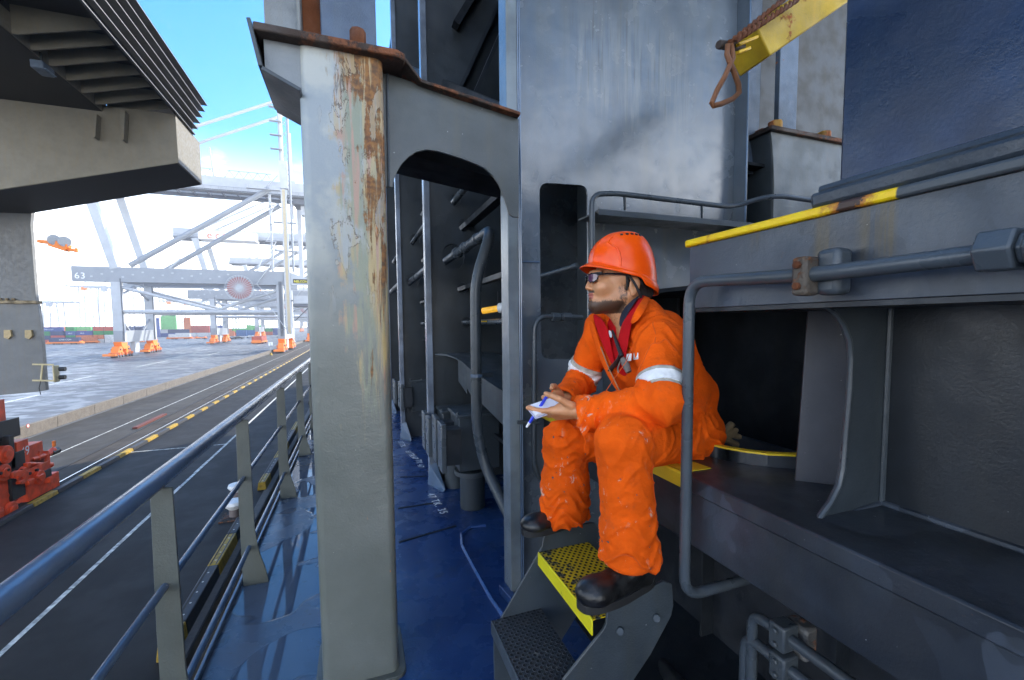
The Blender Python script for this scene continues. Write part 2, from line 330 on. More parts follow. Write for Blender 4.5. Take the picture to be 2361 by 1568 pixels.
def tread_mat(name, col, chip, amt):
    m, nt, b = newmat(name); g = nd(nt, 'ShaderNodeNewGeometry'); s = nd(nt, 'ShaderNodeSeparateXYZ'); nt.links.new(g.outputs['Position'], s.inputs[0])
    P = .026
    def cell(ox):
        fx = mth(nt, 'SUBTRACT', mth(nt, 'FRACT', mth(nt, 'ADD', mth(nt, 'DIVIDE', s.outputs[0], P), 10 + ox)), .5)
        fy = mth(nt, 'SUBTRACT', mth(nt, 'FRACT', mth(nt, 'ADD', mth(nt, 'DIVIDE', s.outputs[1], P * 1.15), 10 + ox)), .5)
        return mth(nt, 'SQRT', mth(nt, 'ADD', mth(nt, 'MULTIPLY', fx, fx), mth(nt, 'MULTIPLY', fy, fy)))
    d = mth(nt, 'MINIMUM', cell(0), cell(.5)); up = nd(nt, 'ShaderNodeSeparateXYZ'); nt.links.new(g.outputs['Normal'], up.inputs[0]); top = ramp(nt, up.outputs[2], .5, .8)
    hole = mth(nt, 'MULTIPLY', ramp(nt, d, .235, .19), top); ring = mth(nt, 'MULTIPLY', ramp(nt, d, .34, .25), top)
    p = pos(nt); c = mixc(nt, ramp(nt, noi(nt, p, 9, 5), .3, .7), tuple(x * .8 for x in col), col)
    k = ramp(nt, mth(nt, 'ADD', noi(nt, p, 28, 5, .7), mth(nt, 'MULTIPLY', ramp(nt, s.outputs[0], *amt[0]), amt[1])), .62, .66); c = mixc(nt, k, c, chip)
    c = mixc(nt, hole, c, (.006, .006, .006)); nt.links.new(c, b.inputs['Base Color']); nt.links.new(mixf(nt, hole, .42, .9), b.inputs['Roughness'])
    bump(nt, b, mth(nt, 'SUBTRACT', ring, mth(nt, 'MULTIPLY', hole, 2)), .8, .004); return m
def beamyellow():
    m, nt, b = newmat('yellow_edge'); p = pos(nt); s = nd(nt, 'ShaderNodeSeparateXYZ'); nt.links.new(p, s.inputs[0]); Y = s.outputs[1]
    n = noi(nt, p, 9, 6, .7); c = mixc(nt, ramp(nt, noi(nt, p, 20, 4), .35, .65), (.80, .50, .0), (.86, .60, .0))
    g = ramp(nt, mth(nt, 'ADD', Y, mth(nt, 'MULTIPLY', n, .02)), .575, .570); c = mixc(nt, g, c, (.055, .065, .072))
    pt = mth(nt, 'MULTIPLY', ramp(nt, mth(nt, 'ABSOLUTE', mth(nt, 'SUBTRACT', Y, .66)), .08, .0), .5)
    pt = mth(nt, 'ADD', pt, mth(nt, 'MULTIPLY', ramp(nt, mth(nt, 'ABSOLUTE', mth(nt, 'SUBTRACT', Y, 1.05)), .03, .0), .3))
    k = ramp(nt, mth(nt, 'ADD', n, mth(nt, 'MULTIPLY', pt, .7)), .60, .72); c = mixc(nt, k, c, (.42, .15, .01)); k3 = ramp(nt, mth(nt, 'ADD', n, mth(nt, 'MULTIPLY', pt, .62)), .72, .76); c = mixc(nt, k3, c, (.045, .022, .014))
    nt.links.new(c, b.inputs['Base Color']); b.inputs['Roughness'].default_value = .45; bump(nt, b, noi(nt, p, 60, 4), .4, .004); return m
M['col'] = column_mat(); M['deck'] = deck_mat()
M['tready'] = tread_mat('yellow_tread', (.66, .46, .0), (.02, .03, .035), ((.80, .70), .12)); M['treadg'] = tread_mat('grey_tread', (.03, .037, .045), (.16, .15, .13), ((5, 6), .0))
M['yedge'] = beamyellow()
# ---------------------------------------------------------------- ship: deck
ZQ = -6.95
b_ = MB().box(-.69, 7, -3, 70, -.03, 0); deck = tag(b_.build('deck', M['deck']), 'wet blue painted ship deck', None, None, 'structure')
b_ = MB().box(-.66, 7, -3, 70, ZQ - 1.8, -.035); tag(b_.build('ship_hull', M['void']), 'dark steel side of the ship below the deck edge', 'ship hull')
wt = flat('harbour_water', (.01, .02, .025), .06, bmp=.3); b_ = MB().box(-4.2, 40, -60, 400, ZQ - 1.9, ZQ - 1.6); tag(b_.build('water', wt), 'dark harbour water between ship and quay', None, None, 'structure')
# deck weld lines and raised bead
wl = thing('deck_welds', 'thin dark weld seams across the blue deck', 'weld seam', (0, 3, 0))
for (a, c) in (((918, 1172), (1000, 1160)), ((920, 1250), (1052, 1212)), ((922, 1100), (985, 1098))):
    A, B = onZ(*a, .003), onZ(*c, .003); MB().beam(A, B, .018, .004).build('weld_seam', M['void'], wl)
beadm = steel('bead_paint', (.03, .08, .24), .25, .3, .1, chips=.2)
pp = [onZ(*q, .006) for q in ((1120, 1212), (1085, 1216), (1064, 1232), (1066, 1258), (1095, 1313), (1136, 1386), (1175, 1440), (1215, 1500))]
tag(MB().tube(pp, .012, 8).build('deck_bead', beadm), 'raised light blue weld bead curving over the deck beside the stair', 'weld bead')
mk = thing('deck_markings', 'white stencilled tank numbers painted on the blue deck', 'deck lettering', (.65, 3.8, 0))
for body, (u0, v0), size in (('47 TK. 35', (984, 1141), .085), ('TK 47', (958, 1062), .085), ('61TK47', (934, 1042), .085), ('37 TK', (917, 1019), .085)):
    o = onZ(u0, v0, .004); k = {'47 TK. 35': onZ(1018, 1190, .004), 'TK 47': onZ(968, 1090, .004), '61TK47': onZ(956, 1064, .004), '37 TK': onZ(926, 1034, .004)}[body]
    d = (k - o); o.z = .010; text(body, o, d, V((0, 0, 1)).cross(d), .095, M['white'], 'lettering', mk, depth=.001, space=1.2)
# ---------------------------------------------------------------- guard rail
gr = thing('guard_rail', 'grey blue steel guard rail with thick top pipe along the deck edge', 'railing', (-.62, 4, 0))
ys = [-1.0, .45, 1.76, 2.88, 4.25, 5.6, 7.0, 8.4, 9.8, 11.2, 12.6, 14, 15.5, 17, 18.5, 20, 22, 24, 26, 28, 30]
for i, y in enumerate(ys):
    x0, t = -.675, .006
    o = [(x0, y, 0), (x0 + .135, y, 0), (x0 + .132, y, .03), (x0 + .118, y, .10), (x0 + .098, y, .17), (x0 + .085, y, .24), (x0 + .075, y, .34), (x0 + .068, y, 1.0), (x0 + .005, y, 1.0), (x0 - .002, y, .5)]
    MB().prism(o, (0, t * 2, 0)).build('post', M['post'], gr, .0025)
def railline(z, dx): return [(-.645 + dx, y, z) for y in (-1.5, .5, 1.76, 2.88, 4.25, 6, 8, 11, 15, 20, 30.5)]
MB().tube(railline(1.03, 0), .031, 20).build('top_rail', M['rail'], gr)
MB().tube(railline(.655, 0), .0135, 12).build('mid_rail', M['rail'], gr); MB().tube(railline(.235, .012), .0135, 12).build('mid_rail', M['rail'], gr)
MB().box(-.70, -.685, -3, 31, -.02, .035).build('toe_bar', M['rail'], gr, .003)
# ---------------------------------------------------------------- rusted column with bracket
co = thing('support_column', 'thick pale grey box column streaked with orange rust, carrying a rusty bracket plate', 'column', (.02, 2.1, 0))
def rrect(x0, x1, y0, y1, r, z, n=5):
    o = []
    for cx, cy, a0 in ((x1 - r, y0 + r, -90), (x1 - r, y1 - r, 0), (x0 + r, y1 - r, 90), (x0 + r, y0 + r, 180)):
        for k in range(n + 1): a = R(a0 + 90 * k / n); o.append((cx + r * math.cos(a), cy + r * math.sin(a), z))
    return o
cL, cR = onZ(743, 1580, 0).x + .006, onZ(919, 1580, 0).x + .010; cY = onZ(830, 1580, 0).y; zc = onY(790, 106, cY - .04).z; xc0 = onY(582, 55, cY - .04).x; print('CY', cY, zc, onZ(1180, 1385, 0))
MB().prism(rrect(cL, cR, cY, cY + .3, .035, -.01), (0, 0, zc + .012)).build('column_box', M['col'], co)
MB().prism(rrect(cL - .03, cR + .03, cY - .03, cY + .33, .05, 0), (0, 0, .018)).build('foot_weld', M['post'], co, .008)
pale = steel('bleached_paint', (.22, .24, .25), .4, .7, .12, rust=.3, streak=.1, chips=.2)
t = cY + .012
MB().prism([onY(606, 70, t), onY(697, 100, t), onY(697, 216, t), onY(611, 166, t)], (0, .016, 0)).build('side_web', pale, co, .002)
A, B, Cc = onY(584, 60, t), onY(611, 168, t), onY(698, 218, t)
for p, q in ((A, B), (B, Cc)):
    n = (q - p).normalized().cross(V((0, 1, 0))) * -.014
    MB().prism([p - V((0, .05, 0)), q - V((0, .05, 0)), q + V((0, .30, 0)), p + V((0, .30, 0))], n).build('flange', M['greyr'], co, .002)
MB().prism([(xc0, cY - .04, zc), (.19, cY - .04, zc), (.225, cY - .02, zc), (.225, 2.34, zc), (xc0, 2.34, zc)], (0, 0, .03)).build('cap_plate', M['rust'], co, .006)
MB().cyl((.045, cY + .02, zc + .02), (.045, cY + .02, zc + .105), .031, 8).build('bolt', M['rusto'], co, .005)
hy = 2.12
h0, h1 = V((.22, 0, zc + .012)), onY(1197, 270, cY + .08); 
for nm, mt in (('haunch_plate', 'rust'),):
    p0 = V((.215, cY - .02, zc + .012)); p1 = V((h1.x, h1.y - .02, h1.z))
    MB().prism([p0, V((.30, cY + .06, zc - .03)), p1, p1 + V((0, .26, 0)), V((.215, 2.33, zc + .012))], (0, 0, .016)).build(nm, M[mt], co, .004)
# upper column above cap
up1 = steel('upper_paint', (.17, .185, .19), .4, .9, .2, rust=.22, streak=.22, chips=.25); up2 = steel('upper_blue_paint', (.075, .11, .17), .4, .9, .2, rust=.35, streak=.2, chips=.2)
zu = zc + .028; yu = cY + .10; ux = lambda u: onY(u, 40, yu).x
MB().box(ux(609), ux(688), yu, yu + .02, zu, 6).box(ux(609), ux(612), yu + .02, yu + .2, zu, 6).box(ux(686), ux(694), yu - .03, yu + .2, zu, 6).build('upper_post', up1, co, .003)
MB().box(ux(694), ux(738), yu + .06, yu + .08, zu, 6).build('upper_recess', M['rusto'], co, .003)
MB().box(ux(738), ux(867), yu + .01, yu + .2, zu, 6).build('upper_post', up2, co, .006)
# arched web
wb = thing('arch_plate', 'grey steel plate with a curved cut-out spanning from rusted column to wall post', 'steel bracket', (.5, 2.16, 2.3))
yw = cY + .10
top = [(872, 108), (1196, 273)]; 
arch = [(866, 432), (905, 432), (909, 412), (916, 394), (927, 377), (942, 362), (960, 350), (985, 345), (1012, 349), (1060, 364), (1098, 378), (1118, 388), (1136, 405), (1150, 425), (1160, 448), (1168, 474), (1174, 493), (1183, 500), (1196, 502)]
o = [onY(u, v, yw) for u, v in top[::-1]] + [onY(u, v, yw) for u, v in arch]
o[0].z = h1.z; o[1].z = zc + .01
MB().prism(o, (0, .012, 0)).build('web', steel('arch_paint', (.075, .085, .085), .36, .35, .14, rust=0, streak=.1, chips=.15), wb, .0015)
bq = [onY(895, 396, 2.5), onY(1158, 459, 2.5)]
MB().prism([bq[0], bq[1], bq[1] + V((0, 0, .3)), bq[0] + V((0, 0, .22))], (0, -.3, 0)).build('rear_beam', M['void'], wb)
MB().tube([onY(892, 120, yw - .004), onY(896, 430, yw - .004)], .006, 8).build('weld', M['greyr'], wb)
# wall post
wp = thing('wall_post', 'tall narrow steel post where the arched bracket meets the wall', 'post', (.82, 2.25, 0))
MB().box(.775, .835, 2.2, 2.32, 0, 6).build('post_body', steel('post_light', (.15, .18, .20), .13, .3, .2, rust=.05, streak=.3, chips=.2, rustc=(.05, .04, .03)), wp, .004)
for x in (.8385, .849): MB().tube([(x, 2.2, 0), (x, 2.2, 6)], .0045, 6).build('weld', M['rail'], wp)
MB().prism([onZ(1150, 1368, .004), onZ(1164, 1360, .004), onZ(1200, 1402, .004), onZ(1185, 1408, .004)], (0, 0, .05)).build('foot_plate', M['deck'], wp, .004)
# ---------------------------------------------------------------- steel wall with opening
sw = thing('steel_wall', 'tall glossy grey steel wall with a rounded doorway slot beside the seated man', 'wall', (1.7, 2.3, 0))
def rpoly(px, y, r, n=6):
    P = [onY(u, v, y) for u, v in px]; out = []
    for i, p in enumerate(P):
        a, c = P[i - 1], P[(i + 1) % len(P)]; p0 = p + (a - p).normalized() * r; p1 = p + (c - p).normalized() * r
        for k in range(n + 1): s = k / n; out.append(p0 * (1 - s) ** 2 + p * 2 * s * (1 - s) + p1 * s * s)
    return out
yW = 2.3
hole = rpoly([(1244, 421), (1355, 428), (1357, 828), (1248, 828)], yW, .055)
xr = onY(1694, 300, yW).x; zl = onY(1500, 668, yW).z
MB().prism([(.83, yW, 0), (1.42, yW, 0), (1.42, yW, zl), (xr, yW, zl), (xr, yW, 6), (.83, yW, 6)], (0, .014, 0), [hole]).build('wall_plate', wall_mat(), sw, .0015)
MB().beam(onY(1360, 666, yW - .02), V((xr, yW - .02, zl)), .05, .012).build('lower_flange', M['grey'], sw, .002)
MB().box(xr, xr + .012, 2.2, 2.45, zl, 6).build('edge_flange', M['wall'], sw, .002)
MB().tube([onY(1195, 603, yW - .002), onY(1243, 604, yW - .002)], .007, 8).build('weld', M['rail'], sw)
MB().tube([(xr - .0, yW - .1, 6), (xr, yW - .1, zl)], .006, 6).build('weld', M['rail'], sw)
# room behind
rm = thing('inner_bulkhead', 'steel bulkhead with shade painted dark, seen through the doorway slot and the gap behind the bench', 'bulkhead', (2.5, 3.3, 0))
MB().box(1.66, 5.5, 2.75, 2.77, 0, 1.9).box(2.3, 2.32, -1.5, 2.75, 0, 1.75).box(1.5, 2.32, -1.5, 2.29, 1.70, 1.72).build('void_plate', M['void'], rm)  # painted near-black for shade; side and top plates added to keep light out
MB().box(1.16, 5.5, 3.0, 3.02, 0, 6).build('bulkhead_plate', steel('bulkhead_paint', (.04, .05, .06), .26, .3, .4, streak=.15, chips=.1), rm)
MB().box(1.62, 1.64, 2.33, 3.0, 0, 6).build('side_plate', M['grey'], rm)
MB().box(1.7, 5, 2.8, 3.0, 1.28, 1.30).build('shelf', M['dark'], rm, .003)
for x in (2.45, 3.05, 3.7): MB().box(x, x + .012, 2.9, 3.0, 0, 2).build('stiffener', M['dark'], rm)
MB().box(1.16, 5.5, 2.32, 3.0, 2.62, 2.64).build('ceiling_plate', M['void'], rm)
hp = thing('thin_pipe', 'thin slanting pipe stub ending in front of the doorway slot at hat height', 'pipe', onY(1250, 637, 2.6))
MB().tube([onY(1225, 643, 2.62), onY(1325, 614, 2.35)], .0145, 12).build('pipe_body', M['pipe'], hp); MB().tube([onY(1320, 616, 2.36), onY(1331, 612.5, 2.33)], .019, 12).build('pipe_end', M['greyr'], hp)
# bent pipe with unions
bp = thing('bent_pipe', 'small grey pipe bending down past the doorway slot with hexagonal unions', 'pipe', onY(1232, 900, 2.2))
yb = 2.2
MB().tube([onY(1342, 732, yb), onY(1232, 728, yb), onY(1231, 1083, yb), onY(1262, 1120, yb + .05)], .0145, 14, fillet=.09).build('pipe_body', M['pipe'], bp)
for u in (1281, 1306): MB().cyl(onY(u - 9, 730.5, yb), onY(u + 9, 731.5, yb), .027, 6).build('hex_nut', M['pipe'], bp, .003)
MB().cyl(onY(1292, 731, yb), onY(1297, 731, yb), .022, 12).build('collar', M['pipe'], bp)
MB().beam(onY(1192, 973, yb), onY(1240, 973, yb), .03, .02).build('bracket', M['grey'], bp, .002)
# wall shelf and its handrail
ws = thing('wall_shelf', 'narrow steel ledge projecting from the wall above the man', 'shelf', onY(1550, 500, 2.1))
p0, p1 = onY(1378, 484, 2.08), onY(1736, 508, 2.08)
MB().box(p0.x, p1.x, 2.08, 2.298, p0.z - .012, p0.z).build('shelf_plate', M['greyr'], ws, .002); MB().box(p0.x, p1.x, 2.07, 2.08, p0.z - .028, p0.z + .004).build('edge_bar', M['greyr'], ws, .002)
hr = thing('wall_handrail', 'thin grey handrail bending up and along over the wall ledge', 'handrail', onY(1500, 460, 2.1))
MB().tube([onY(1365, 575, 2.06), onY(1365, 448, 2.06), onY(1420, 446, 2.06), onY(1672, 476, 2.06), onY(1700, 474, 2.06), onY(1760, 455, 2.0), onY(1800, 452, 1.98), onY(1922, 470, 1.95)], .0145, 12, fillet=.06).build('rail_pipe', M['pipe'], hr)
for u, v in ((1440, 449), (1618, 470)): MB().tube([onY(u, v, 2.06), onY(u + 1, v + 36, 2.08)], .008, 8).build('stub', M['pipe'], hr)
# ---------------------------------------------------------------- bench, beam, blue wall
XB = 1.0; ZB = 1.05
bn = thing('steel_bench', 'broad grey steel ledge with worn yellow edge the man sits on', 'ledge', (1.15, 1, 0))
lip = [onZ(u, v, ZB + .04) for u, v in ((1500, 1002), (1560, 1012), (1640, 1028), (1675, 1036), (1720, 1044), (1770, 1050), (1835, 1053), (1880, 1052))]
MB().prism([(XB, -1.5, ZB - .012), (XB, 2.28, ZB - .012), (lip[0].x, 2.28, ZB - .012)] + [(p.x, p.y, ZB - .012) for p in lip] + [(1.45, lip[-1].y - .05, ZB - .012), (1.45, -1.5, ZB - .012)], (0, 0, .012)).build('top_plate', M['bench'], bn, .004)
yye = onX(1574, 1108, XB).y
MB().box(XB - .004, XB + .012, -1.5, yye, ZB - .05, ZB + .001).build('lip', M['bench2'], bn, .006)
MB().box(XB - .005, XB + .012, yye, 2.28, ZB - .05, ZB + .002).build('yellow_lip', M['yellowd'], bn, .006)
MB().prism([(XB + .01, yye, ZB + .0015), (XB + .12, yye, ZB + .0015), (XB + .11, yye + .1, ZB + .0015), (XB + .11, 2.2, ZB + .0015), (XB + .01, 2.2, ZB + .0015)], (0, 0, .002)).build('yellow_patch', M['yellowd'], bn)
MB().box(XB + .012, XB + .024, -1.5, 2.28, .82, ZB - .012).build('fascia', M['bench2'], bn, .003)
lip = [onZ(u, v, ZB + .04) for u, v in ((1500, 1002), (1560, 1012), (1640, 1028), (1675, 1036), (1720, 1044), (1770, 1050), (1835, 1053), (1880, 1052))]
yl = MB(); yl2 = MB()
for p, q in zip(lip, lip[1:]):
    yl.prism([p, q, q + V((0.02, .02, 0)), p + V((0.02, .02, 0))], (0, 0, .006)); yl2.prism([p - V((0, 0, .045)), q - V((0, 0, .045)), q, p], (.015, .015, 0))
yl2.build('back_rim', M['bench'], bn); yl.build('back_rim_yellow', M['yellowd'], bn)
tag(MB().box(1.03, 1.75, -3, 2.29, .001, .006).build('floor_shade', M['dark']), 'dark sheet painting the shade on the deck under the steel ledge', 'painted shade')  # dark sheet over the deck stands in for the shade under the ledge
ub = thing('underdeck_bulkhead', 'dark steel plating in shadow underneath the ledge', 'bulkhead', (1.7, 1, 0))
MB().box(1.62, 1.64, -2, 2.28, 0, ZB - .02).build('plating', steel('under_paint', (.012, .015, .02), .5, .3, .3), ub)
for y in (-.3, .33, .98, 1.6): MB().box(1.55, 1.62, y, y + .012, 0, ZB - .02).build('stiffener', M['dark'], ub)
cb = thing('coaming_beam', 'deep grey steel beam with chipped yellow top edge at shoulder height', 'beam', (1.05, 0, 1.6))
xb = 1.02; ye = 1.135; zt = onX(1650, 548, xb).z; zb_ = onX(1900, 697, xb).z
MB().box(xb, xb + .014, -1.5, ye, zb_, zt - .01).build('face_plate', beam_mat(), cb, .002)
MB().box(xb, 1.4, -1.5, ye, zb_ - .012, zb_ - .001).build('bottom_plate', M['dark'], cb)
MB().box(xb - .012, 1.4, -1.5, ye + .012, zt - .011, zt + .012).build('top_flange', M['yedge'], cb, .006)
bw = thing('blue_side_wall', 'large blue grey painted steel wall rising on the right', 'wall', (1.1, 0, 1.8))
xw = 1.065; yw2 = onX(1943, 200, xw).y
MB().box(xw, 8, -3.5, yw2, zt + .04, 2.75).build('wall_plate', M['bluew'], bw, .006)  # box depth behind the face added to block light from the right rear
zs = onX(1910, 437, xw).z; FIL = steel('fillet_paint', (.038, .052, .070), .4, .5, .2)
MB().prism([(xw - .045, -1.5, zt + .012), (xw - .05, -1.5, zt + .05), (xw - .02, -1.5, zs - .02), (xw, -1.5, zs), (xw + .1, -1.5, zs), (xw + .1, -1.5, zt + .012)], (0, 1.5 + yw2 + .035, 0)).build('base_fillet', FIL, bw, .01)
MB().tube([(xw - .012, -1.5, zs - .003), (xw - .012, yw2 + .03, zs - .003)], .013, 8).build('weld_bead', FIL, bw)
# pillar / bracket below beam
pb = thing('knee_bracket', 'curved edge steel bracket standing on the ledge under the beam', 'bracket', (1.2, .76, ZB))
yk = .745; px = [(1898, 703), (1925, 722), (1945, 750), (1958, 785), (1962, 830), (1959, 900), (1950, 1000), (1944, 1080), (1935, 1120), (1915, 1160), (1893, 1190), (1880, 1212)]
edge = [onY(u, v, yk) for u, v in px]; xk = 1.36
MB().prism(edge + [V((xk, yk, ZB)), V((xk, yk, zb_ - .012))], (0, .012, 0)).build('web', M['grey'], pb, .002)
MB().tube(edge, .007, 10).build('rolled_edge', M['pipe'], pb)
s0 = onY(1862, 715, .95); s1 = onY(1830, 1163, .95)
MB().prism([(s1.x, .948, ZB), (s0.x, .948, zb_ - .012), (s0.x + .19, yk + .03, zb_ - .012), (s1.x + .19, yk + .03, ZB)], (.01, .01, 0)).build('slant_plate', steel('slant_paint', (.06, .064, .078), .5, .3, .1, chips=.1), pb, .002)
MB().box(1.33, 1.345, -1.5, yk, ZB, zb_ - .012).build('back_plate', M['dark'], pb)
MB().tube([(1.328, yk - .004, ZB), (1.328, yk - .004, zb_)], .008, 8).build('weld', M['greyr'], pb); MB().tube([(1.328, -1.5, ZB + .003), (1.328, yk, ZB + .003)], .01, 8).build('weld', M['bench2'], pb); MB().tube([edge[-1] + V((0, 0, .002)), V((1.33, yk - .004, ZB + .003))], .007, 8).build('weld', M['bench2'], pb)
# grab pipe in front
gp = thing('grab_rail', 'bent grey pipe running along the beam and dropping in front of the ledge', 'pipe rail', (.95, 1.0, .7))
xg = .945; k0 = onX(1590, 650, xg); k1 = onX(1592, 1388, xg)
A = V((xg, k0.y, k0.z)); Bq = V((xg, k0.y, k1.z)); 
e = onX(2262, 592, xg); e1 = onX(1872, 634, xg)
MB().tube([(xg, -.8, e1.z + .02), (xg, e.y, e1.z + .004), (xg, e1.y, e1.z), A, Bq, Bq + V((.62, 0, 0.005))], .0165, 18, fillet=.07).build('pipe_body', M['pipe'], gp)
cy = e1.y + .012
MB().cbox((xg - .002, cy, e1.z - .002), .05, .034, .085).build('clamp', steel('rusty_clamp', (.10, .085, .07), .5, 1, .4, rust=.62, rustc=(.13, .045, .012)), gp, .008)
for dz in (-.024, .022): MB().cyl((xg - .036, cy, e1.z + dz), (xg - .026, cy, e1.z + dz), .009, 6).build('bolt', M['rusto'], gp, .002)
MB().cbox((xg + .035, cy - .035, e1.z + .005), .05, .05, .10).build('mount_pad', M['pipe'], gp, .012)
yn = e.y
for y0, y1, rr in ((yn - .045, yn, .036), (yn - .055, yn - .045, .026), (yn - .12, yn - .055, .036)): MB().cyl((xg, y0, e1.z + .006), (xg, y1, e1.z + .006), rr, 6).build('hex_nut', M['pipe'], gp, .004)
# pipes under ledge
up = thing('clamped_pipes', 'pair of hooked hydraulic pipes held by bolted clamps under the ledge', 'pipes', (1.15, .5, .5))
xu = 1.14
for (cu, cv), en, ho in (((1806, 1463), (2020, 1590), (1735, 1440)), ((1806, 1533), (1890, 1572), (1718, 1500))):
    c0 = onX(cu, cv, xu); e2 = onX(*en, xu); e2.z = c0.z; h0_ = onX(*ho, xu); h0_.z = c0.z
    MB().tube([(xu, -1.2, c0.z), c0, h0_, h0_ + V((0, 0, -.35))], .0165, 14, fillet=.05).build('pipe', M['pipe'], up)
    MB().cbox(c0, .06, .05, .075).build('clamp', M['pipe'], up, .006)
    for dz in (-.02, .02): MB().cyl(c0 + V((-.04, 0, dz)), c0 + V((-.03, 0, dz)), .009, 6).build('bolt', M['pipe'], up, .002)
MB().cbox(onX(1845, 1470, xu + .06), .05, .07, .1).build('mount_pad', steel('mount_rust', (.1, .1, .1), .5, .9, .3, rust=.7), up, .01)
dg = thing('sloping_pipe', 'thick dark pipe slanting in the shadow behind the stair', 'pipe', onZ(1540, 1560, .3)); MB().tube([onX(1485, 1490, 1.4), onX(1620, 1640, 1.1)], .035, 14).build('pipe_body', M['dark'], dg)
# ---------------------------------------------------------------- stair
stn = thing('step_ladder', 'short steel stair with one yellow and one grey perforated tread', 'stair', (.7, 1.4, 0))
def sidep(y, px, name='stringer'):
    return MB().prism([onY(u, v, y) for u, v in px], (0, .010, 0)).build(name, M['greyr'], stn, .002)
yf, ynr = 1.605, 1.165
far = [(1140, 1560), (1138, 1460), (1142, 1450), (1250, 1262), (1253, 1240), (1262, 1231), (1360, 1206), (1372, 1206), (1379, 1216), (1382, 1300), (1330, 1420), (1280, 1500), (1235, 1700), (1150, 1700)]
sidep(yf, far)
near = [(1290, 1600), (1300, 1568), (1392, 1452), (1398, 1440), (1401, 1405), (1412, 1392), (1500, 1356), (1530, 1340), (1550, 1348), (1553, 1395), (1548, 1420), (1500, 1510), (1440, 1600), (1400, 1760), (1240, 1760)]
sidep(ynr - .01, near)
for u, v in ((1430, 1456), (1514, 1426)): MB().cyl(onY(u, v, ynr - .022), onY(u, v, ynr - .008), .014, 10).build('bolt', M['grey'], stn, .004)
tz = .60; t2z = .355
def tread(name, x0, x1, z, mt, lipm):
    tr = MB().box(x0, x1, ynr + .001, yf - .001, z - .004, z).build(name, mt, stn); MB().box(x0 - .004, x0 + .003, ynr + .001, yf - .001, z - .055, z + .002).build('nosing', lipm, tr, .003); return tr
x1_ = onZ(1255, 1290, tz).x; x2_ = onZ(1146, 1458, t2z).x
tread('tread', x1_, x1_ + .235, tz, M['tready'], steel('yellow_nosing', (.68, .60, .01), .45, .4, .1, rust=.28, rustc=(.03, .04, .05)))
tread('tread', x2_, x2_ + .215, t2z, M['treadg'], M['grey'])
# ---------------------------------------------------------------- right bracket, columns and yellow boom
rc = thing('box_column', 'flared steel box column with rusty cap plate standing behind the ledge', 'column', (2.9, 2.3, 0))
zc2 = 2.83; cn = onZ(1772, 302, zc2); cx, cyy = cn.x, cn.y
MB().prism([(cx - .01, cyy - .03, zc2), (cx + 1.2, cyy - .03, zc2), (cx + 1.2, cyy + .5, zc2), (cx - .01, cyy + .5, zc2)], (0, 0, .03)).build('cap_plate', M['rust'], rc, .006)
flare = [(0, 0), (.02, -.1), (.035, -.22), (.045, -.35), (.045, -1.1)]
MB().prism([(cx + .02 + dx, cyy, zc2 + dz) for dx, dz in flare] + [(cx + .72, cyy, 1.72), (cx + .72, cyy, zc2 - .4), (cx + .76, cyy, zc2 - .2), (cx + .8, cyy, zc2)], (0, .014, 0)).build('front_plate', steel('bracket_paint', (.08, .09, .092), .42, .35, .12, rust=.05, streak=.42, chips=.1), rc, .003)
MB().prism([(cx + .02 + dx, cyy + .014, zc2 + dz) for dx, dz in flare] + [(cx + .02 + dx, cyy + .48, zc2 + dz) for dx, dz in flare[::-1]], (.012, 0, 0)).build('side_plate', M['grey'], rc, .002)
for dx, dy in ((.12, .05), (.62, .06)): MB().cyl((cx + dx, cyy + dy, zc2 + .03), (cx + dx, cyy + dy, zc2 + .10), .05, 6).build('bolt', steel('painted_nut', (.35, .18, .02), .7, 1, .4, rust=.9), rc, .01)
hc = thing('corroded_columns', 'pair of scaly blue grey H section columns rising from the rusty cap', 'column', (cx + .3, cyy + .2, zc2 + .03))
sc1 = steel('scaly_paint', (.07, .10, .145), .45, 1.0, .25, rust=.4, streak=.2, chips=.25)
MB().box(cx - .13, cx + .1, cyy + .16, cyy + .19, 2.6, 6).box(cx - .02, cx + .0, cyy + .19, cyy + .4, 2.8, 6).build('flange', sc1, hc, .004)
MB().box(cx + .1, cx + .32, cyy + .35, cyy + .37, 2.86, 6).build('web', M['dark'], hc)
MB().box(cx + .26, cx + .44, cyy + .14, cyy + .18, 2.86, 6).build('flange', sc1, hc, .004)
MB().cbox((cx + .2, cyy + .2, 2.88), .28, .2, .05).build('base_lug', M['rusto'], hc, .01)
bk = thing('rear_wall', 'brownish grey steel wall panel seen behind the corroded columns', 'wall', (3.5, 2.75, 3))
MB().box(xr + .05, 5.5, 2.72, 2.74, 1.6, 6).build('wall_plate', steel('rear_paint', (.052, .052, .048), .5, .2, .03, streak=.1, chips=.1), bk)
yb2 = thing('yellow_boom', 'rust stained yellow box section arm slanting up behind the blue wall', 'crane arm', (2, 1.55, 2.9))
a0 = onY(1722, 118, 1.55); a1 = onY(2010, -78, 1.50)
MB().beam(a0, a1, .17, .15, up=(0, 0, 1)).build('arm', M['boomy'], yb2, .006)
MB().beam(onY(1700, 104, 1.46), onY(1745, 86, 1.46), .02, .012).build('lug', M['yellow'], yb2, .003); MB().beam(onY(1700, 122, 1.46), onY(1728, 112, 1.46), .02, .012).build('lug', M['yellow'], yb2, .003)
MB().cyl(onY(1657, 103, 1.46), onY(1712, 108, 1.50), .017, 10).build('pin', M['rust'], yb2, .004)
wr = thing('wire_rope', 'rusty twisted wire rope with a pear shaped ring hanging from the yellow arm', 'wire rope', onY(1680, 110, 1.45))
q0, q1 = onY(1683, 98, 1.44), onY(1830, -20, 1.44)
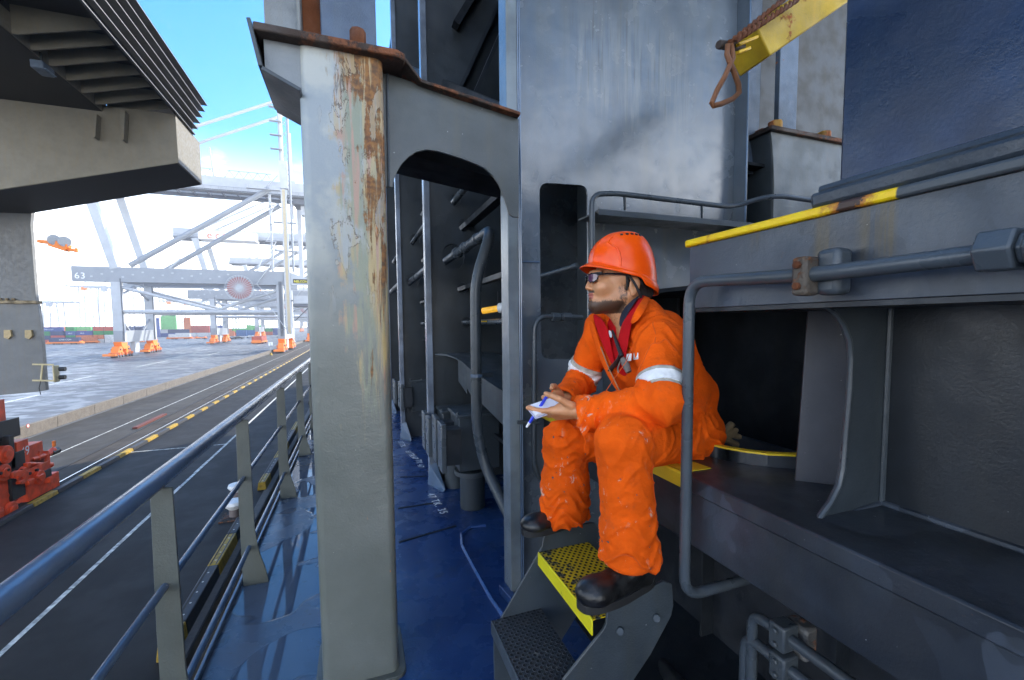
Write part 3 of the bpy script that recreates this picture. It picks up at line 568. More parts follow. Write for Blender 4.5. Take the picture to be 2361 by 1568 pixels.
for ph in (0, .5):
    dd = (q1 - q0); n1 = dd.normalized().cross(V((0, 1, 0))); pts = [q0 + dd * (k / 60) + (n1 * math.cos(k * .7 + ph * 6.28) + V((0, 1, 0)) * math.sin(k * .7 + ph * 6.28)) * .005 for k in range(61)]
    MB().tube(pts, .0075, 6).build('strand', M['rusto'], wr)
    pts = [q0 + V((.012, -.02, .0)) + (onY(1822, 6, 1.44) - q0) * (k / 60) + (n1 * math.cos(k * .7 + ph * 6.28) + V((0, 1, 0)) * math.sin(k * .7 + ph * 6.28)) * .007 for k in range(61)]
    MB().tube(pts, .007, 6).build('strand', M['rusto'], wr)
ring = [onY(u, v, 1.44) for u, v in ((1686, 104), (1690, 135), (1683, 150), (1672, 175), (1655, 205), (1641, 238), (1645, 244), (1662, 240), (1690, 228), (1704, 214), (1703, 196), (1692, 165), (1683, 145), (1676, 125), (1678, 105))]
MB().tube(ring, .0105, 10, closed=True).build('ring', steel('ring_rust', (.22, .085, .03), .7, .8, .3), wr)
op = thing('overhead_light_block', 'unseen steel plates added overhead to block sky light above the ledge', 'platform', (3, 1, 6))  # unseen plates added to cut the sky light over the ledge
MB().box(.9, 6, -1.5, 2.3, 6.0, 6.1).box(.9, 6, 2.3, 12, 7.6, 7.7).build('floor_plate', M['dark'], op)
# ---------------------------------------------------------------- web frames along the deck
def frame(y, x0, top_, name, label, holes):
    t = thing(name, label, 'web frame', (x0, y, 0), 'transverse web frames along the deck')
    lo = [[(p.x + r * math.cos(a), y, p.z + r * 1.15 * math.sin(a)) for a in [2 * math.pi * k / 14 for k in range(14)]] for p, r in holes]
    MB().prism([(x0 + .05, y, 0), (4, y, 0), (4, y, top_), (x0 + .05, y, top_)], (0, .012, 0), lo).build('web', M['web'], t)
    MB().box(x0, x0 + .055, y - .05, y + .05, .03, top_).build('flange', steel(name + str(y) + '_flange', (.15, .18, .23), .12, .3, .25, streak=.2, chips=.2, rustc=(.05, .04, .03)), t, .004)
    MB().prism([(x0 - .02, y - .005, 0), (x0 + .08, y - .25, 0), (x0 + .10, y - .25, .02), (x0 + .055, y - .05, .22), (x0, y - .05, .2)], (.012, 0.0, 0)).build('foot_knee', M['rail'], t, .002)
    return t
yA, yB_, yC = 4.15, 6.0, 7.9
xA = onY(985, 900, yA).x; xB_ = onY(920, 800, yB_).x; xC = .52
hA = [((1050, 461), .05, 'p', .03), ((1069, 520), .05, 'b', .05), ((1045, 592), .11, 'big', .04), ((1066, 664), .05, 'b', .04), ((1076, 743), .05, 'p', .022), ((1083, 958), .05, 'b', .03)]
hB = [((975, 489), .05, 'b', .05), ((956, 553), .07, 'p', .03), ((978, 597), .05, 'b', .05), ((952, 645), .09, 'p', .04), ((976, 695), .05, 'b', .03), ((978, 746), .05, 'p', .022), ((975, 783), .05, 'b', .022)]
hC = [((912, 600), .07, 'p', .04), ((908, 668), .09, 'p', .045)]
frame(yA, xA, 6.5, 'web_frame', 'nearest web frame with bright edge and a fat pipe through its hole', [(onY(*h[0], yA), h[1]) for h in hA[:5]])
frame(yB_, xB_, 7.5, 'web_frame', 'second web frame with slim bright edge behind the fat pipe frame', [(onY(*h[0], yB_), h[1]) for h in hB[:6]])
frame(yC, xC, 4, 'web_frame', 'third web frame mostly hidden by the rusted column edge', [(onY(*h[0], yC), h[1]) for h in hC])
frame(9.8, .5, 4, 'web_frame', 'fourth web frame, farther along the ship behind the rusted column', []); frame(11.7, .5, 4, 'web_frame', 'fifth and farthest web frame, almost wholly hidden by the rusted column', [])
n_ = 0
for lst, yy, y0, y1 in ((hA, yA, 2.75, 5.2), (hB, yB_, 4.17, 6.9), (hC, yC, 6.05, 9)):
    for (q, r, kd, s) in lst:
        if kd == 'big': continue
        p = onY(*q, yy); n_ += 1
        fr_ = {yA: 'nearest', yB_: 'second', yC: 'third'}[yy]
        lab = ('round pipe' if kd == 'p' else 'flat bar') + ' running through the %s web frame, %s from the top' % (fr_, ('first', 'second', 'third', 'fourth', 'fifth', 'sixth', 'seventh')[lst.index((q, r, kd, s))])
        mb = MB()
        if kd == 'p': mb.tube([(p.x, y0, p.z), (p.x, y1, p.z)], s, 12)
        else: mb.box(p.x, p.x + .1, y0, y1, p.z - .006, p.z + .006); mb.box(p.x - .004, p.x + .008, y0, y1, p.z - s / 2, p.z + s / 2)
        tag(mb.build('pipe_run' if kd == 'p' else 'steel_bar', M['pipe'] if kd == 'p' else M['dark'], None, .001), lab, 'pipe' if kd == 'p' else 'bar', 'pipes and bars through the web frames')
bg_ = thing('down_pipe', 'fat grey pipe coming through the web frame and bending down to the deck', 'pipe', (.95, 3, 0))
p = onY(1045, 590, yA); 
lo_, hi_ = 2.2, 4.1
for _ in range(40):
    mid = (lo_ + hi_) / 2
    if proj((p.x, mid, p.z))[0] > 1134: lo_ = mid
    else: hi_ = mid
yb3 = lo_; top3 = V((p.x, yb3, p.z))
MB().tube([(p.x, 5.0, p.z), top3, onY(1096, 650, yb3 + .0), onY(1099, 985, yb3), onY(1118, 1075, yb3 - .02), onY(1172, 1185, yb3 - .25)], .037, 20, fillet=.12).build('pipe_body', M['pipe'], bg_)
for f, rr in ((.86, .052), (.62, .047), (.30, .044)): 
    yc_ = yb3 + (yA - yb3) * f; MB().cyl((p.x, yc_ - .03, p.z), (p.x, yc_ + .03, p.z), rr, 18).build('coupling', M['pipe'], bg_, .006)
cc = onY(1099, 866, yb3); MB().cyl(cc - V((0, 0, .012)), cc + V((0, 0, .012)), .045, 16).build('clamp', M['rail'], bg_, .003); MB().beam(cc, cc + V((.12, .02, 0)), .02, .03).build('clamp_arm', M['greyr'], bg_, .003)
# longitudinal girder at knee height
lg = thing('side_girder', 'horizontal steel girder with curved nose behind the down pipe', 'girder', (1, 3.5, 1.1))
gpx = [onY(u, v, y) for u, v, y in ((1003, 815, 4.1), (1030, 817, 3.95), (1050, 824, 3.8), (1070, 838, 3.6), (1089, 856, 3.4), (1165, 906, 2.8), (1215, 940, 2.4))]
for p_, q_ in zip(gpx, gpx[1:]): MB().prism([p_, q_, q_ + V((.45, .0, 0)), p_ + V((.45, .0, 0))], (0, 0, -.015)).build('top_plate', M['grey'], lg)
rb = MB()
for p_, q_ in zip(gpx[2:], gpx[3:]): rb.prism([p_ + V((.03, .03, -.015)), q_ + V((.03, .03, -.015)), q_ + V((.03, .03, -.27)), p_ + V((.03, .03, -.22))], (.012, .01, 0))
rb.build('web', M['grey'], lg)
# inner longitudinal plating & diagonals above
ip = thing('inner_side_plating', 'dark longitudinal plating with diagonal braces behind the web frames', 'bulkhead', (2.2, 5, 0))
MB().box(2.0, 2.02, 2.33, 30, 0, 7).build('plating', M['web'], ip)
MB().beam(onY(1035, 260, 4.1), onY(1172, -40, 4.1), .1, .03).build('brace', M['dark'], ip); MB().beam(onY(1075, 262, 3.6), onY(1192, -10, 3.6), .1, .03).build('brace', M['dark'], ip); MB().beam(onY(1050, 60, 4.1), onY(1110, -40, 4.1), .1, .06).build('brace', M['void'], ip)
MB().beam(onY(905, 140, 6.0), onY(1165, 250, 3.0), .05, .05).build('brace', M['dark'], ip)
# lamp
lp = thing('tube_lamp', 'small white capped lamp with yellow glowing tube hanging behind the post', 'lamp', onY(1150, 712, 3.4))
q = onY(1150, 711, 3.4); q2 = onY(1113, 717, 3.5)
MB().cyl(q2, q, .026, 14).build('tube', flat('lamp_yellow', (.70, .36, .03), .3, emit=.18, var=.3, nscale=20), lp); MB().cyl(q, q + (q - q2).normalized() * .07, .042, 14).build('cap', M['white'], lp, .008)
MB().cyl(q + (q - q2).normalized() * .068, q + (q - q2).normalized() * .076, .018, 10).build('socket', M['black'], lp); MB().beam(q + V((0, 0, .05)), q + V((0, 0, .14)), .02, .01).build('hanger', M['dark'], lp)
MB().beam(onY(1108, 741, 3.4), onY(1166, 741, 3.4), .03, .012).build('tray', M['boomy'], lp)
# deck vent boxes
def vent(pt, s, label):
    t = thing('vent_box', label, 'vent', pt, 'bolted vent boxes on the deck'); x, y, z = pt
    MB().cyl((x, y, 0), (x, y, .30 * s), .105 * s, 20).build('trunk', M['grey'], t, .004); MB().cyl((x, y, .29 * s), (x, y, .33 * s), .15 * s, 22).build('flange', M['greyr'], t, .004)
    MB().box(x - .14 * s, x + .20 * s, y - .15 * s, y + .18 * s, .36 * s, .80 * s).build('body', M['grey'], t, .008)
    MB().box(x - .16 * s, x + .22 * s, y - .17 * s, y + .2 * s, .80 * s, .825 * s).build('lid', M['grey'], t, .004)
    for k in range(3): MB().cyl((x - .15 * s + .16 * s * k, y - .15 * s, .825 * s), (x - .15 * s + .16 * s * k, y - .15 * s, .845 * s), .012, 6).build('bolt', M['grey'], t)
    for k, dy in enumerate((-.16, .10)):
        c_ = MB().box(x - .30 * s, x - .26 * s, y + (dy - .09) * s, y + (dy + .09) * s, .40 * s, .78 * s).build('side_cover', M['pipe'], t, .006)
        MB().box(x - .262 * s, x - .14 * s, y + (dy - .07) * s, y + (dy + .07) * s, .45 * s, .73 * s).build('throat', M['dark'], t)
    return t
v1 = onZ(1097, 1178, 0); vent((v1.x + .0, v1.y + .10, 0), 1.0, 'nearest bolted vent box beside the fat down pipe')
vent((v1.x - .04, v1.y + .62, 0), .92, 'vent box just behind the nearest one, in front of the web frame edge')
v2 = onZ(965, 1002, 0); vent((v2.x + .04, v2.y + .05, 0), .95, 'far vent box between the two bright web frame edges'); vent((v2.x, v2.y + .7, 0), .9, 'farthest vent box beside the rusted column edge')
# container stack on the ship ahead (shades the deck)
# ---------------------------------------------------------------- unseen cargo stack, added to block the sun
cst = thing('sun_block_stack', 'unseen stack of blue containers added beyond the steel walls to block the sun', 'containers', (10, 20, 2))
MB().box(2.6, 26, 3.6, 46, 2.0, 17.0).build('containers', flat('cargo_blue', (.05, .09, .16), .5), cst)
MB().box(5.6, 26, 2.9, 3.5, 0, 17.0).build('lashing_frame', M['dark'], cst)
# ---------------------------------------------------------------- quay
def asphalt(name, c1, c2, rough, stain, sheen=.5, brown=None):
    m, nt, b = newmat(name); p = pos(nt); c = mixc(nt, ramp(nt, noi(nt, p, .35, 8, .65), .35, .65), c1, c2)
    c = mixc(nt, mth(nt, 'MULTIPLY', ramp(nt, noi(nt, pos(nt, (1.4, .12, 1)), 1.0, 7, .7), .48, .68), stain), c, tuple(x * .45 for x in c1))
    c = mixc(nt, mth(nt, 'MULTIPLY', ramp(nt, noi(nt, p, 12, 4, .7), .6, .75), .5), c, tuple(x * 1.6 for x in c2))
    nt.links.new(c, b.inputs['Base Color']); nt.links.new(mixf(nt, ramp(nt, noi(nt, p, .8, 6), .35, .6), rough * .93, rough * 1.05), b.inputs['Roughness']); b.inputs['Specular IOR Level'].default_value = sheen
    bump(nt, b, noi(nt, p, 40, 5, .7), .35, .01); return m
A1 = asphalt('quay_asphalt', (.011, .010, .0092), (.016, .0148, .0135), .7, .3, .3)
A2 = asphalt('rail_strip', (.034, .027, .021), (.055, .045, .036), .8, .6, .3)
A3 = asphalt('crane_lane', (.030, .027, .023), (.046, .041, .035), .85, .5, .4)
def yardmat():
    m, nt, b = newmat('yard_concrete'); p = pos(nt); c = mixc(nt, ramp(nt, noi(nt, p, .08, 8, .65), .35, .65), (.085, .092, .104), (.115, .125, .14))
    st = ramp(nt, noi(nt, pos(nt, (.03, .6, 1)), 1.0, 6, .65), .52, .62); c = mixc(nt, mth(nt, 'MULTIPLY', st, .55), c, (.06, .062, .07))
    st2 = ramp(nt, noi(nt, pos(nt, (.05, .9, 1)), 1.3, 6, .7), .6, .68); c = mixc(nt, mth(nt, 'MULTIPLY', st2, .6), c, (.36, .38, .42))
    nt.links.new(c, b.inputs['Base Color']); nt.links.new(mixf(nt, ramp(nt, noi(nt, p, .5, 6), .4, .6), .4, .8), b.inputs['Roughness']); bump(nt, b, noi(nt, p, 10, 5), .2, .02); return m
XE, XR = onZ(405, 1520, ZQ).x, onZ(143, 1125, ZQ).x
xbar = onZ(134, 984, ZQ).x
def ground(name, x0, x1, z, m, y0=-40, y1=900):
    return tag(MB().box(x0, x1, y0, y1, z - .3, z).build(name, m), None, None, None, 'structure')
ground('ground', -1600, XE + .15, ZQ - .02, M['dark'] if 0 else A3, -300, 1600)
ground('quay_apron', XR + .25, XE + .25, ZQ, A1)
ground('crane_rail_strip', XR - 2.2, XR + .25, ZQ + .004, A2)
ground('crane_lane', xbar + .3, XR - 2.2, ZQ, A3)
ground('yard', -900, xbar + .3, ZQ + .006, yardmat(), -60, 900)
MB().box(XE - .1, XE + .2, -60, 900, ZQ - 2.5, ZQ + .02).build('quay_wall', flat('quay_stone', (.11, .10, .09), .85, bmp=.5)); tag(bpy.data.objects['quay_wall'], None, None, None, 'structure')
rails = thing('crane_rail', 'shiny steel crane rail let into the quay beside striped kerb blocks', 'rail', (XR - .8, 60, ZQ))
steelb = flat('rail_steel', (.62, .6, .58), .25, metal=.9); slot = flat('rail_slot', (.02, .018, .016), .8)
MB().box(XR - .62, XR - .54, -10, 500, ZQ, ZQ + .07).build('rail_head', steelb, rails); MB().box(XR - .78, XR - .38, -10, 500, ZQ, ZQ + .012).build('slot', slot, rails)
tag(MB().box(XR - 2.25, XR - 1.95, -10, 400, ZQ, ZQ + .03).build('cable_slot', slot), 'dark steel covered cable slot running along the quay', 'cable slot')
tag(MB().box(XR - 2.75, XR - 2.4, 44, 50, ZQ, ZQ + .15).build('slot_cover', flat('redbrown', (.12, .03, .02), .7)), 'short red brown cover plate on the cable slot', 'cover plate')
wl_ = onZ(300, 1230, ZQ).x
lp_ = flat('line_paint', (.50, .50, .46), .7, var=.5, nscale=5)
def lines(name, mb): return tag(mb.build(name, lp_), None, None, None, 'structure')
lm = MB(); y = 3
random.seed(3)
while y < 300:
    L = random.uniform(1.5, 5); lm.box(wl_ - .08 + random.uniform(-.015, .015), wl_ + .08, y, y + L, ZQ + .004, ZQ + .008); y += L + random.choice((.03, .05, .1))
lines('quay_line', lm)
a, c = onZ(530, 1022, ZQ), onZ(300, 1040, ZQ); lines('quay_cross_line', MB().beam(onZ(298, 1043, ZQ + .006), onZ(520, 1024, ZQ + .006), .12, .004))
l2 = onZ(300, 985, ZQ).x; lines('lane_line', MB().box(xbar + 5.0, xbar + 5.08, 5, 300, ZQ + .004, ZQ + .008)); 
ym = MB()
for i in range(45):
    x = -random.uniform(35, 150); y = random.uniform(30, 220); ym.box(x, x + .3 + random.random() * .2, y, y + random.uniform(6, 25), ZQ + .01, ZQ + .014)
for i in range(14): ym.box(-60, -35 , 24 + i * 7.0, 24.14 + i * 7.0, ZQ + .011, ZQ + .015)
lines('yard_marking', ym)
# kerb blocks along crane rail
kg = 'striped kerb blocks along the crane rail'; ky = flat('kerb_yellow', (.32, .20, .011), .6, var=.3, nscale=6); kb = flat('kerb_black', (.018, .018, .022), .55, var=.3)
y = onZ(0, 1214, ZQ).y - 1.9; i = 0
while y < 165:
    mt = ky if i % 2 == 0 else kb; L = 1.75 if i % 2 == 0 else 2.15
    o = MB().prism([(XR, y, ZQ), (XR + .34, y, ZQ), (XR + .30, y, ZQ + .2), (XR + .04, y, ZQ + .2)], (0, L, 0)).build('kerb_block', mt, None, .02)
    tag(o, '%s %s kerb block beside the crane rail, counted from the near left corner' % (ordn(i // 2 + 1), 'yellow' if i % 2 == 0 else 'black'), 'kerb block', kg); y += L + .05; i += 1
# fender timbers at quay edge
fy = [onZ(405, 1520, ZQ).y, onZ(540, 1215, ZQ).y, onZ(585, 1133, ZQ).y, onZ(655, 985, ZQ).y, onZ(680, 935, ZQ).y, 75]
fgx = (XE - .42, XE - .0)
def fender(y0, y1, mt, lab, gp_):
    t = thing('edge_block', lab, 'kerb block', (XE - .2, y0, ZQ), gp_)
    MB().prism([(fgx[0], y0, ZQ), (fgx[1], y0, ZQ), (fgx[1] - .04, y0, ZQ + .42), (fgx[0] + .05, y0, ZQ + .42)], (0, y1 - y0, 0)).build('block', mt, t, .03)
    if y0 < 40:
        k = y0 + .3; bwm = bpy.data.materials.get('boltw') or flat('boltw', (.5, .48, .42), .6)
        while k < y1: MB().cyl((XE - .2, k, ZQ + .418), (XE - .2, k, ZQ + .424), .03, 8).build('bolt_head', bwm, t); k += .55
        MB().box(XE - .31, XE - .27, y0 + .02, y1 - .02, ZQ + .42, ZQ + .424).build('wear_strip', A2, t); MB().box(XE - .14, XE - .10, y0 + .02, y1 - .02, ZQ + .42, ZQ + .424).build('wear_strip', kb, t)
L1 = fy[1] - fy[0]
for s0, s1, f in ((0, .12, 1), (.12, .50, 0), (.50, .80, 1), (.80, 1, 0)):
    fender(fy[0] + L1 * s0, fy[0] + L1 * s1 - .03, ky if f else kb, ('yellow end' if s0 == 0 else 'long yellow' if f else 'long black' if s0 < .3 else 'short black') + ' block of the nearest striped quay edge kerb', None)
L2 = fy[3] - fy[2]
for k, (s0, s1, f) in enumerate(((0, .1, 1), (.1, .3, 0), (.3, .55, 1), (.55, .8, 0), (.8, 1, 1))):
    fender(fy[2] + L2 * s0, fy[2] + L2 * s1 - .03, ky if f else kb, '%s %s block of the second striped edge kerb past the white bollards' % (('nearest', 'second', 'middle', 'fourth', 'farthest')[k], 'yellow' if f else 'black'), None)
y = fy[4]; k = 0
while y < 120: fender(y, y + 3.2, ky if k % 2 else kb, '%s %s block of the far quay edge kerb seen between rail posts' % (ordn(k + 1), 'yellow' if k % 2 else 'black'), None); y += 3.3 if k % 3 else 7; k += 1
bw_ = flat('bollard_white', (.78, .78, .76), .5, var=.1)
for (u, v), lab in (((541, 1192), 'nearest white mushroom bollard on the quay, behind the rail post'), ((549, 1150), 'second white mushroom bollard just beyond the nearest one')):
    q = onZ(u, v, ZQ); t = thing('bollard', lab, 'bollard', q, 'white bollards')
    MB().cyl(q, q + V((0, 0, .5)), .2, 18).build('stem', flat('bollard_stem', (.16, .13, .12), .8), t)
    MB().tube([q + V((0, 0, z)) for z in (.38, .5, .62, .74, .78)], [.2, .33, .42, .38, .2], 20).build('head', bw_, t); MB().cbox(q + V((0, 0, .03)), 1.0, 1.0, .06).build('base_plate', M['rust'], t)
# concrete barrier
con = steel('barrier_concrete', (.135, .118, .10), .85, .6, .1, streak=.12, rustc=(.08, .07, .06)); yb0 = 12
i = 0; y = 14.0; L = 5.6
b0 = None
while y < 240:
    if b0 is None:
        b0 = tag(MB().prism([(xbar, y, ZQ + .0), (xbar + .05, y, ZQ + .95), (xbar - .3, y, ZQ + .95), (xbar - .42, y, ZQ)], (0, L - .04, 0)).build('concrete_barrier', con, None, .03), '1st concrete barrier block, at the near end of the long row', 'barrier', (0 or 'concrete barrier blocks'))
    else:
        c_ = b0.copy(); C.objects.link(c_); c_.location.y = y - 14.0; c_['label'] = '%s concrete barrier block, counted from the near end of the row' % ordn(i + 1)
    y += L; i += 1
q = onX(64, 982, xbar + .04); t = thing('round_sign', 'small round red rimmed sign on the nearest barrier block', 'sign', q)
MB().cyl(q, q + V((.02, 0, 0)), .16, 20).build('rim', flat('sign_red', (.5, .04, .03), .5), t); MB().cyl(q + V((.02, 0, 0)), q + V((.026, 0, 0)), .11, 20).build('face', M['white'], t)
MB().box(q.x + .026, q.x + .03, q.y - .02, q.y + .02, q.z - .06, q.z + .06).build('symbol', M['black'], t)
# ---------------------------------------------------------------- near gantry crane, top left
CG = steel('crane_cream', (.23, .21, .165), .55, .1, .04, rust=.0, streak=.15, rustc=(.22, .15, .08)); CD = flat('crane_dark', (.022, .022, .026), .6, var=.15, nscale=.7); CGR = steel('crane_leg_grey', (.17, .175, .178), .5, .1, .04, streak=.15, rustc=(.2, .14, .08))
nc = thing('gantry_crane', 'huge cream and grey gantry crane portal looming at the left, orange bogie below', 'crane', (-14, 26, ZQ))
Y1 = 23.0; xend = onY(407, 300, Y1).x; ztop = onY(407, 264, Y1).z; zb1 = onY(407, 375, Y1).z; xl = -22; 
pl = onY(-60, 446, Y1); Y2 = Y1 + 3.1
MB().prism([(xend, Y1, ztop), (xend, Y1, zb1), (pl.x, Y1, pl.z), (-24, Y1, pl.z - .35), (-24, Y1, ztop)], (0, Y2 - Y1, 0)).build('sill_beam', CG, nc, .02)
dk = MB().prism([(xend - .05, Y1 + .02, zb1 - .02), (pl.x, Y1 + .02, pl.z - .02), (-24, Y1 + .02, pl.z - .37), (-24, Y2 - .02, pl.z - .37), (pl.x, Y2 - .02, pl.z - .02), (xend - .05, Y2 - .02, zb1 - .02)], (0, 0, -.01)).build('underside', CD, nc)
# leg with fillet
lr = [onY(u, v, Y2) for u, v in ((170, 449), (140, 453), (115, 459), (92, 468), (78, 478), (72, 492), (70, 520), (76, 600), (84, 700))]
lb = [onY(u, v, Y2) for u, v in ((88, 706), (98, 800), (106, 900))]
MB().prism(lr + lb + [V((lb[-1].x - .3, Y2, lb[-1].z - .05)), V((-22, Y2, lb[-1].z - .5)), V((-22, Y2, lr[0].z + .3))], (0, .22, 0)).build('leg', CGR, nc, .01)
fz = onY(80, 697, Y2).z
MB().box(-22, onY(88, 700, Y2).x, Y2 - .12, Y2 + .3, fz - .07, fz + .07).build('leg_flange', steel('flange_brown', (.30, .24, .15), .7, .5, .3, rust=.4), nc, .02)
fl = MB()
for k in range(26): fl.cyl((-14.4 - k * .22, Y2 - .1, fz + .07), (-14.4 - k * .22, Y2 - .1, fz + .17), .06, 6)
fl.build('flange_bolts', steel('bolt_brown', (.26, .2, .12), .8, .5), nc)
for u in (22, 70):
    q = onY(u, 772, Y2); MB().prism([q + V((-.12, -.12, .22)), q + V((.10, -.12, .22)), q + V((.12, -.12, -.05)), q + V((0, -.12, -.2)), q + V((-.14, -.12, -.12))], (0, .12, 0)).build('lug', flat('lug_cream', (.5, .38, .2), .6), nc, .01)
# bracket with signal lights
sg = thing('signal_light', 'cream box signal light on a bracket at the crane leg', 'signal light', onY(118, 860, Y2))
cm_ = flat('signal_cream', (.62, .52, .30), .6, var=.1)
for v_, u1 in ((840, 118), (877, 122)): MB().beam(onY(75, v_, Y2 - .08), onY(u1 + 6, v_ + 1, Y2 - .08), .06, .07).build('arm', cm_, sg)
MB().beam(onY(98, 840, Y2 - .08), onY(94, 878, Y2 - .08), .05, .05).build('strut', cm_, sg)
qa, qb = onY(119, 843, Y2 - .3), onY(137, 880, Y2 + .0)
MB().box(qa.x, qb.x, Y2 - .3, Y2 + .1, qb.z, qa.z).build('housing', cm_, sg, .04)
for v_ in (851, 870): q = onY(137, v_, Y2 - .1); MB().cyl(q, q + V((.22, 0, 0)), .1, 12).build('visor', M['black'], sg)
MB().tube([onY(94, 878, Y2 - .1), onY(90, 895, Y2 - .1), onY(94, 910, Y2 - .1)], .015, 6).build('cable', M['black'], sg)
# longitudinal girder above with ribs
zg = ztop + .25; xi = onY(253, 271, Y1 + .6).x; xo = xend + .02
zg = onY(253, 271, Y1 + .6).z
y0g = -2; y1g = Y1 + 2.0
gi = MB(); ztp = zg + .62
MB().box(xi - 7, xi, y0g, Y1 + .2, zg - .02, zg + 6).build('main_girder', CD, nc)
MB().box(xi, xi + .03, y0g, Y1 + .3, zg, ztp).build('web_strip', CG, nc)
zo = onX(451, 316, xo + .02).z; yo1 = onX(451, 316, xo + .02).y
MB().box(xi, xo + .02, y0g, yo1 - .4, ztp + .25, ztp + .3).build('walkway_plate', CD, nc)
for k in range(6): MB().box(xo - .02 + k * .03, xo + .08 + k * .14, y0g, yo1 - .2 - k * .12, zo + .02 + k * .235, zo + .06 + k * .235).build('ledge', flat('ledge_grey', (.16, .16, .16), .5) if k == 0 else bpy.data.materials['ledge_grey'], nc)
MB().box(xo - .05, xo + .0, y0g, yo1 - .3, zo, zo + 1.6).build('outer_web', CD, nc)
for (u, v) in ((68, 36), (112, 76), (152, 117), (187, 153), (219, 184), (248, 215), (251, 263)):
    pass
yr = [onX(u, v, xi + .03).y for u, v in ((22, 16), (68, 82), (112, 134), (152, 172), (187, 207), (219, 237), (248, 270))]
zrb = onX(370, 199, xo - .04).z
for y in [yr[0] - 2.4 * k for k in (1, 2)] + yr:
    MB().prism([(xi + .03, y, zg + .02), (xi + .15, y, zg + .02), (xo - .04, y, zrb), (xo - .04, y, zrb + .2), (xi + .03, y, ztp + .25)], (0, .05, 0)).build('rib', CG, nc)
for u, v0_, v1_ in ((291, 263, 330), (227, 270, 324)):
    q = onY(u, v0_, Y1 - .02); MB().prism([q + V((-.1, 0, 0)), q + V((.1, 0, 0)), onY(u + 4, v1_, Y1 - .02), onY(u - 1, v1_, Y1 - .02)], (0, -.35, 0)).build('stiffener', CG, nc, .01)
fx = thing('floodlight', 'small blue grey floodlight hanging under the crane girder', 'floodlight', onX(102, 160, xi))
q = onX(98, 158, xi + .1); MB().cbox(q, .34, .62, .26).build('housing', flat('flood_blue', (.12, .16, .22), .4), fx, .04); MB().beam(q + V((0, 0, .13)), q + V((-.02, 0, .5)), .05, .05).build('bracket', M['grey'], fx); MB().cbox(q + V((.12, 0, -.1)), .22, .5, .02).build('lens', flat('flood_lens', (.25, .35, .45), .1), fx)
# bogie 49
OR = flat('crane_orange', (.72, .065, .010), .5, var=.25, nscale=2); ORY2 = flat('crane_orange_worn', (.62, .12, .012), .6, var=.3, nscale=2); ORY = flat('crane_orange_bright', (.80, .20, .015), .5, var=.1)
bgx = XR - .25
def xr_box(u0, v0, u1, v1, x, dx, mat, nm, bev=.012):
    A, B = onX(u0, v0, x), onX(u1, v1, x); return MB().box(x - dx, x, min(A.y, B.y), max(A.y, B.y), min(A.z, B.z), max(A.z, B.z)).build(nm, mat, nc, bev)
xr_box(-60, 935, 18, 1010, bgx - .3, 1.2, OR, 'bogie_head'); xr_box(-60, 990, 48, 1003, bgx - .2, 1.4, M['black'], 'bogie_band'); xr_box(-60, 1003, 35, 1070, bgx - .35, 1.0, OR, 'bogie_beam')
xr_box(38, 1020, 70, 1075, bgx, .7, OR, 'motor_box'); xr_box(-60, 1075, 105, 1105, bgx - .1, .8, OR, 'bogie_beam'); xr_box(-60, 1105, 25, 1190, bgx - .05, .9, OR, 'wheel_box'); xr_box(60, 1085, 120, 1128, bgx - .05, .9, OR, 'wheel_box')
xr_box(68, 1062, 118, 1085, bgx - .1, .5, OR, 'brake_box'); xr_box(118, 1095, 138, 1120, bgx - .1, .5, OR, 'buffer')
for (u, v, r) in ((18, 1048, .42), (56, 1095, .42), (95, 1100, .36), (30, 1175, .36), (0, 1185, .3), (12, 1090, .4)):
    q = onX(u, v, bgx + .08); MB().cyl(q - V((.35, 0, 0)), q, r, 20).cyl(q, q + V((.06, 0, 0)), r * .55, 14).build('gear_cover', OR, nc, .03)
for (a_, b__) in (((70, 1060), (100, 1050)), ((85, 1062), (85, 1040)), ((100, 1066), (104, 1040)), ((60, 1070), (118, 1072)), ((108, 1050), (124, 1036)), ((20, 1130), (60, 1112)), ((5, 1140), (35, 1150))):
    MB().cyl(onX(*a_, bgx - .2), onX(*b__, bgx - .2), .14, 10).build('motor_part', OR, nc, .02)
q = onX(123, 1042, bgx - .2); MB().cyl(q - V((0, .25, .0)), q + V((0, .35, 0)), .17, 12).build('motor', M['black'], nc); MB().cbox(q + V((0, .1, .42)), .1, .12, .3).build('beacon', ORY, nc)
for (a0_, b0_, a1_, b1_) in ((20, 1006, 38, 1078), (-40, 1072, 60, 1076), (25, 1106, 60, 1140), (-40, 1030, -20, 1075), (104, 1086, 120, 1096)):
    xr_box(a0_, b0_, a1_, b1_, bgx + .02, .5, M['black'], 'gap_shade')  # black blocks paint the shade in gaps between the bogie parts
for k in range(7):
    q = onX(-20 + k * 17, 1084 + (k % 2) * 8, bgx + .06); MB().cyl(q, q + V((.1, 0, 0)), .07, 8).build('bolt', M['black'], nc)
q = onX(48, 1054, bgx + .006); text('49', q, (0, 1, 0), (0, 0, 1), .62, M['white'], 'lettering', nc, bold=.01)
for k in range(9):
    u, v = random.uniform(0, 118), random.uniform(1070, 1115); q = onX(u, v, bgx + .04); MB().cbox(q, .25, random.uniform(.2, .5), random.uniform(.12, .3)).build('bogie_fitting', OR, nc, .03)
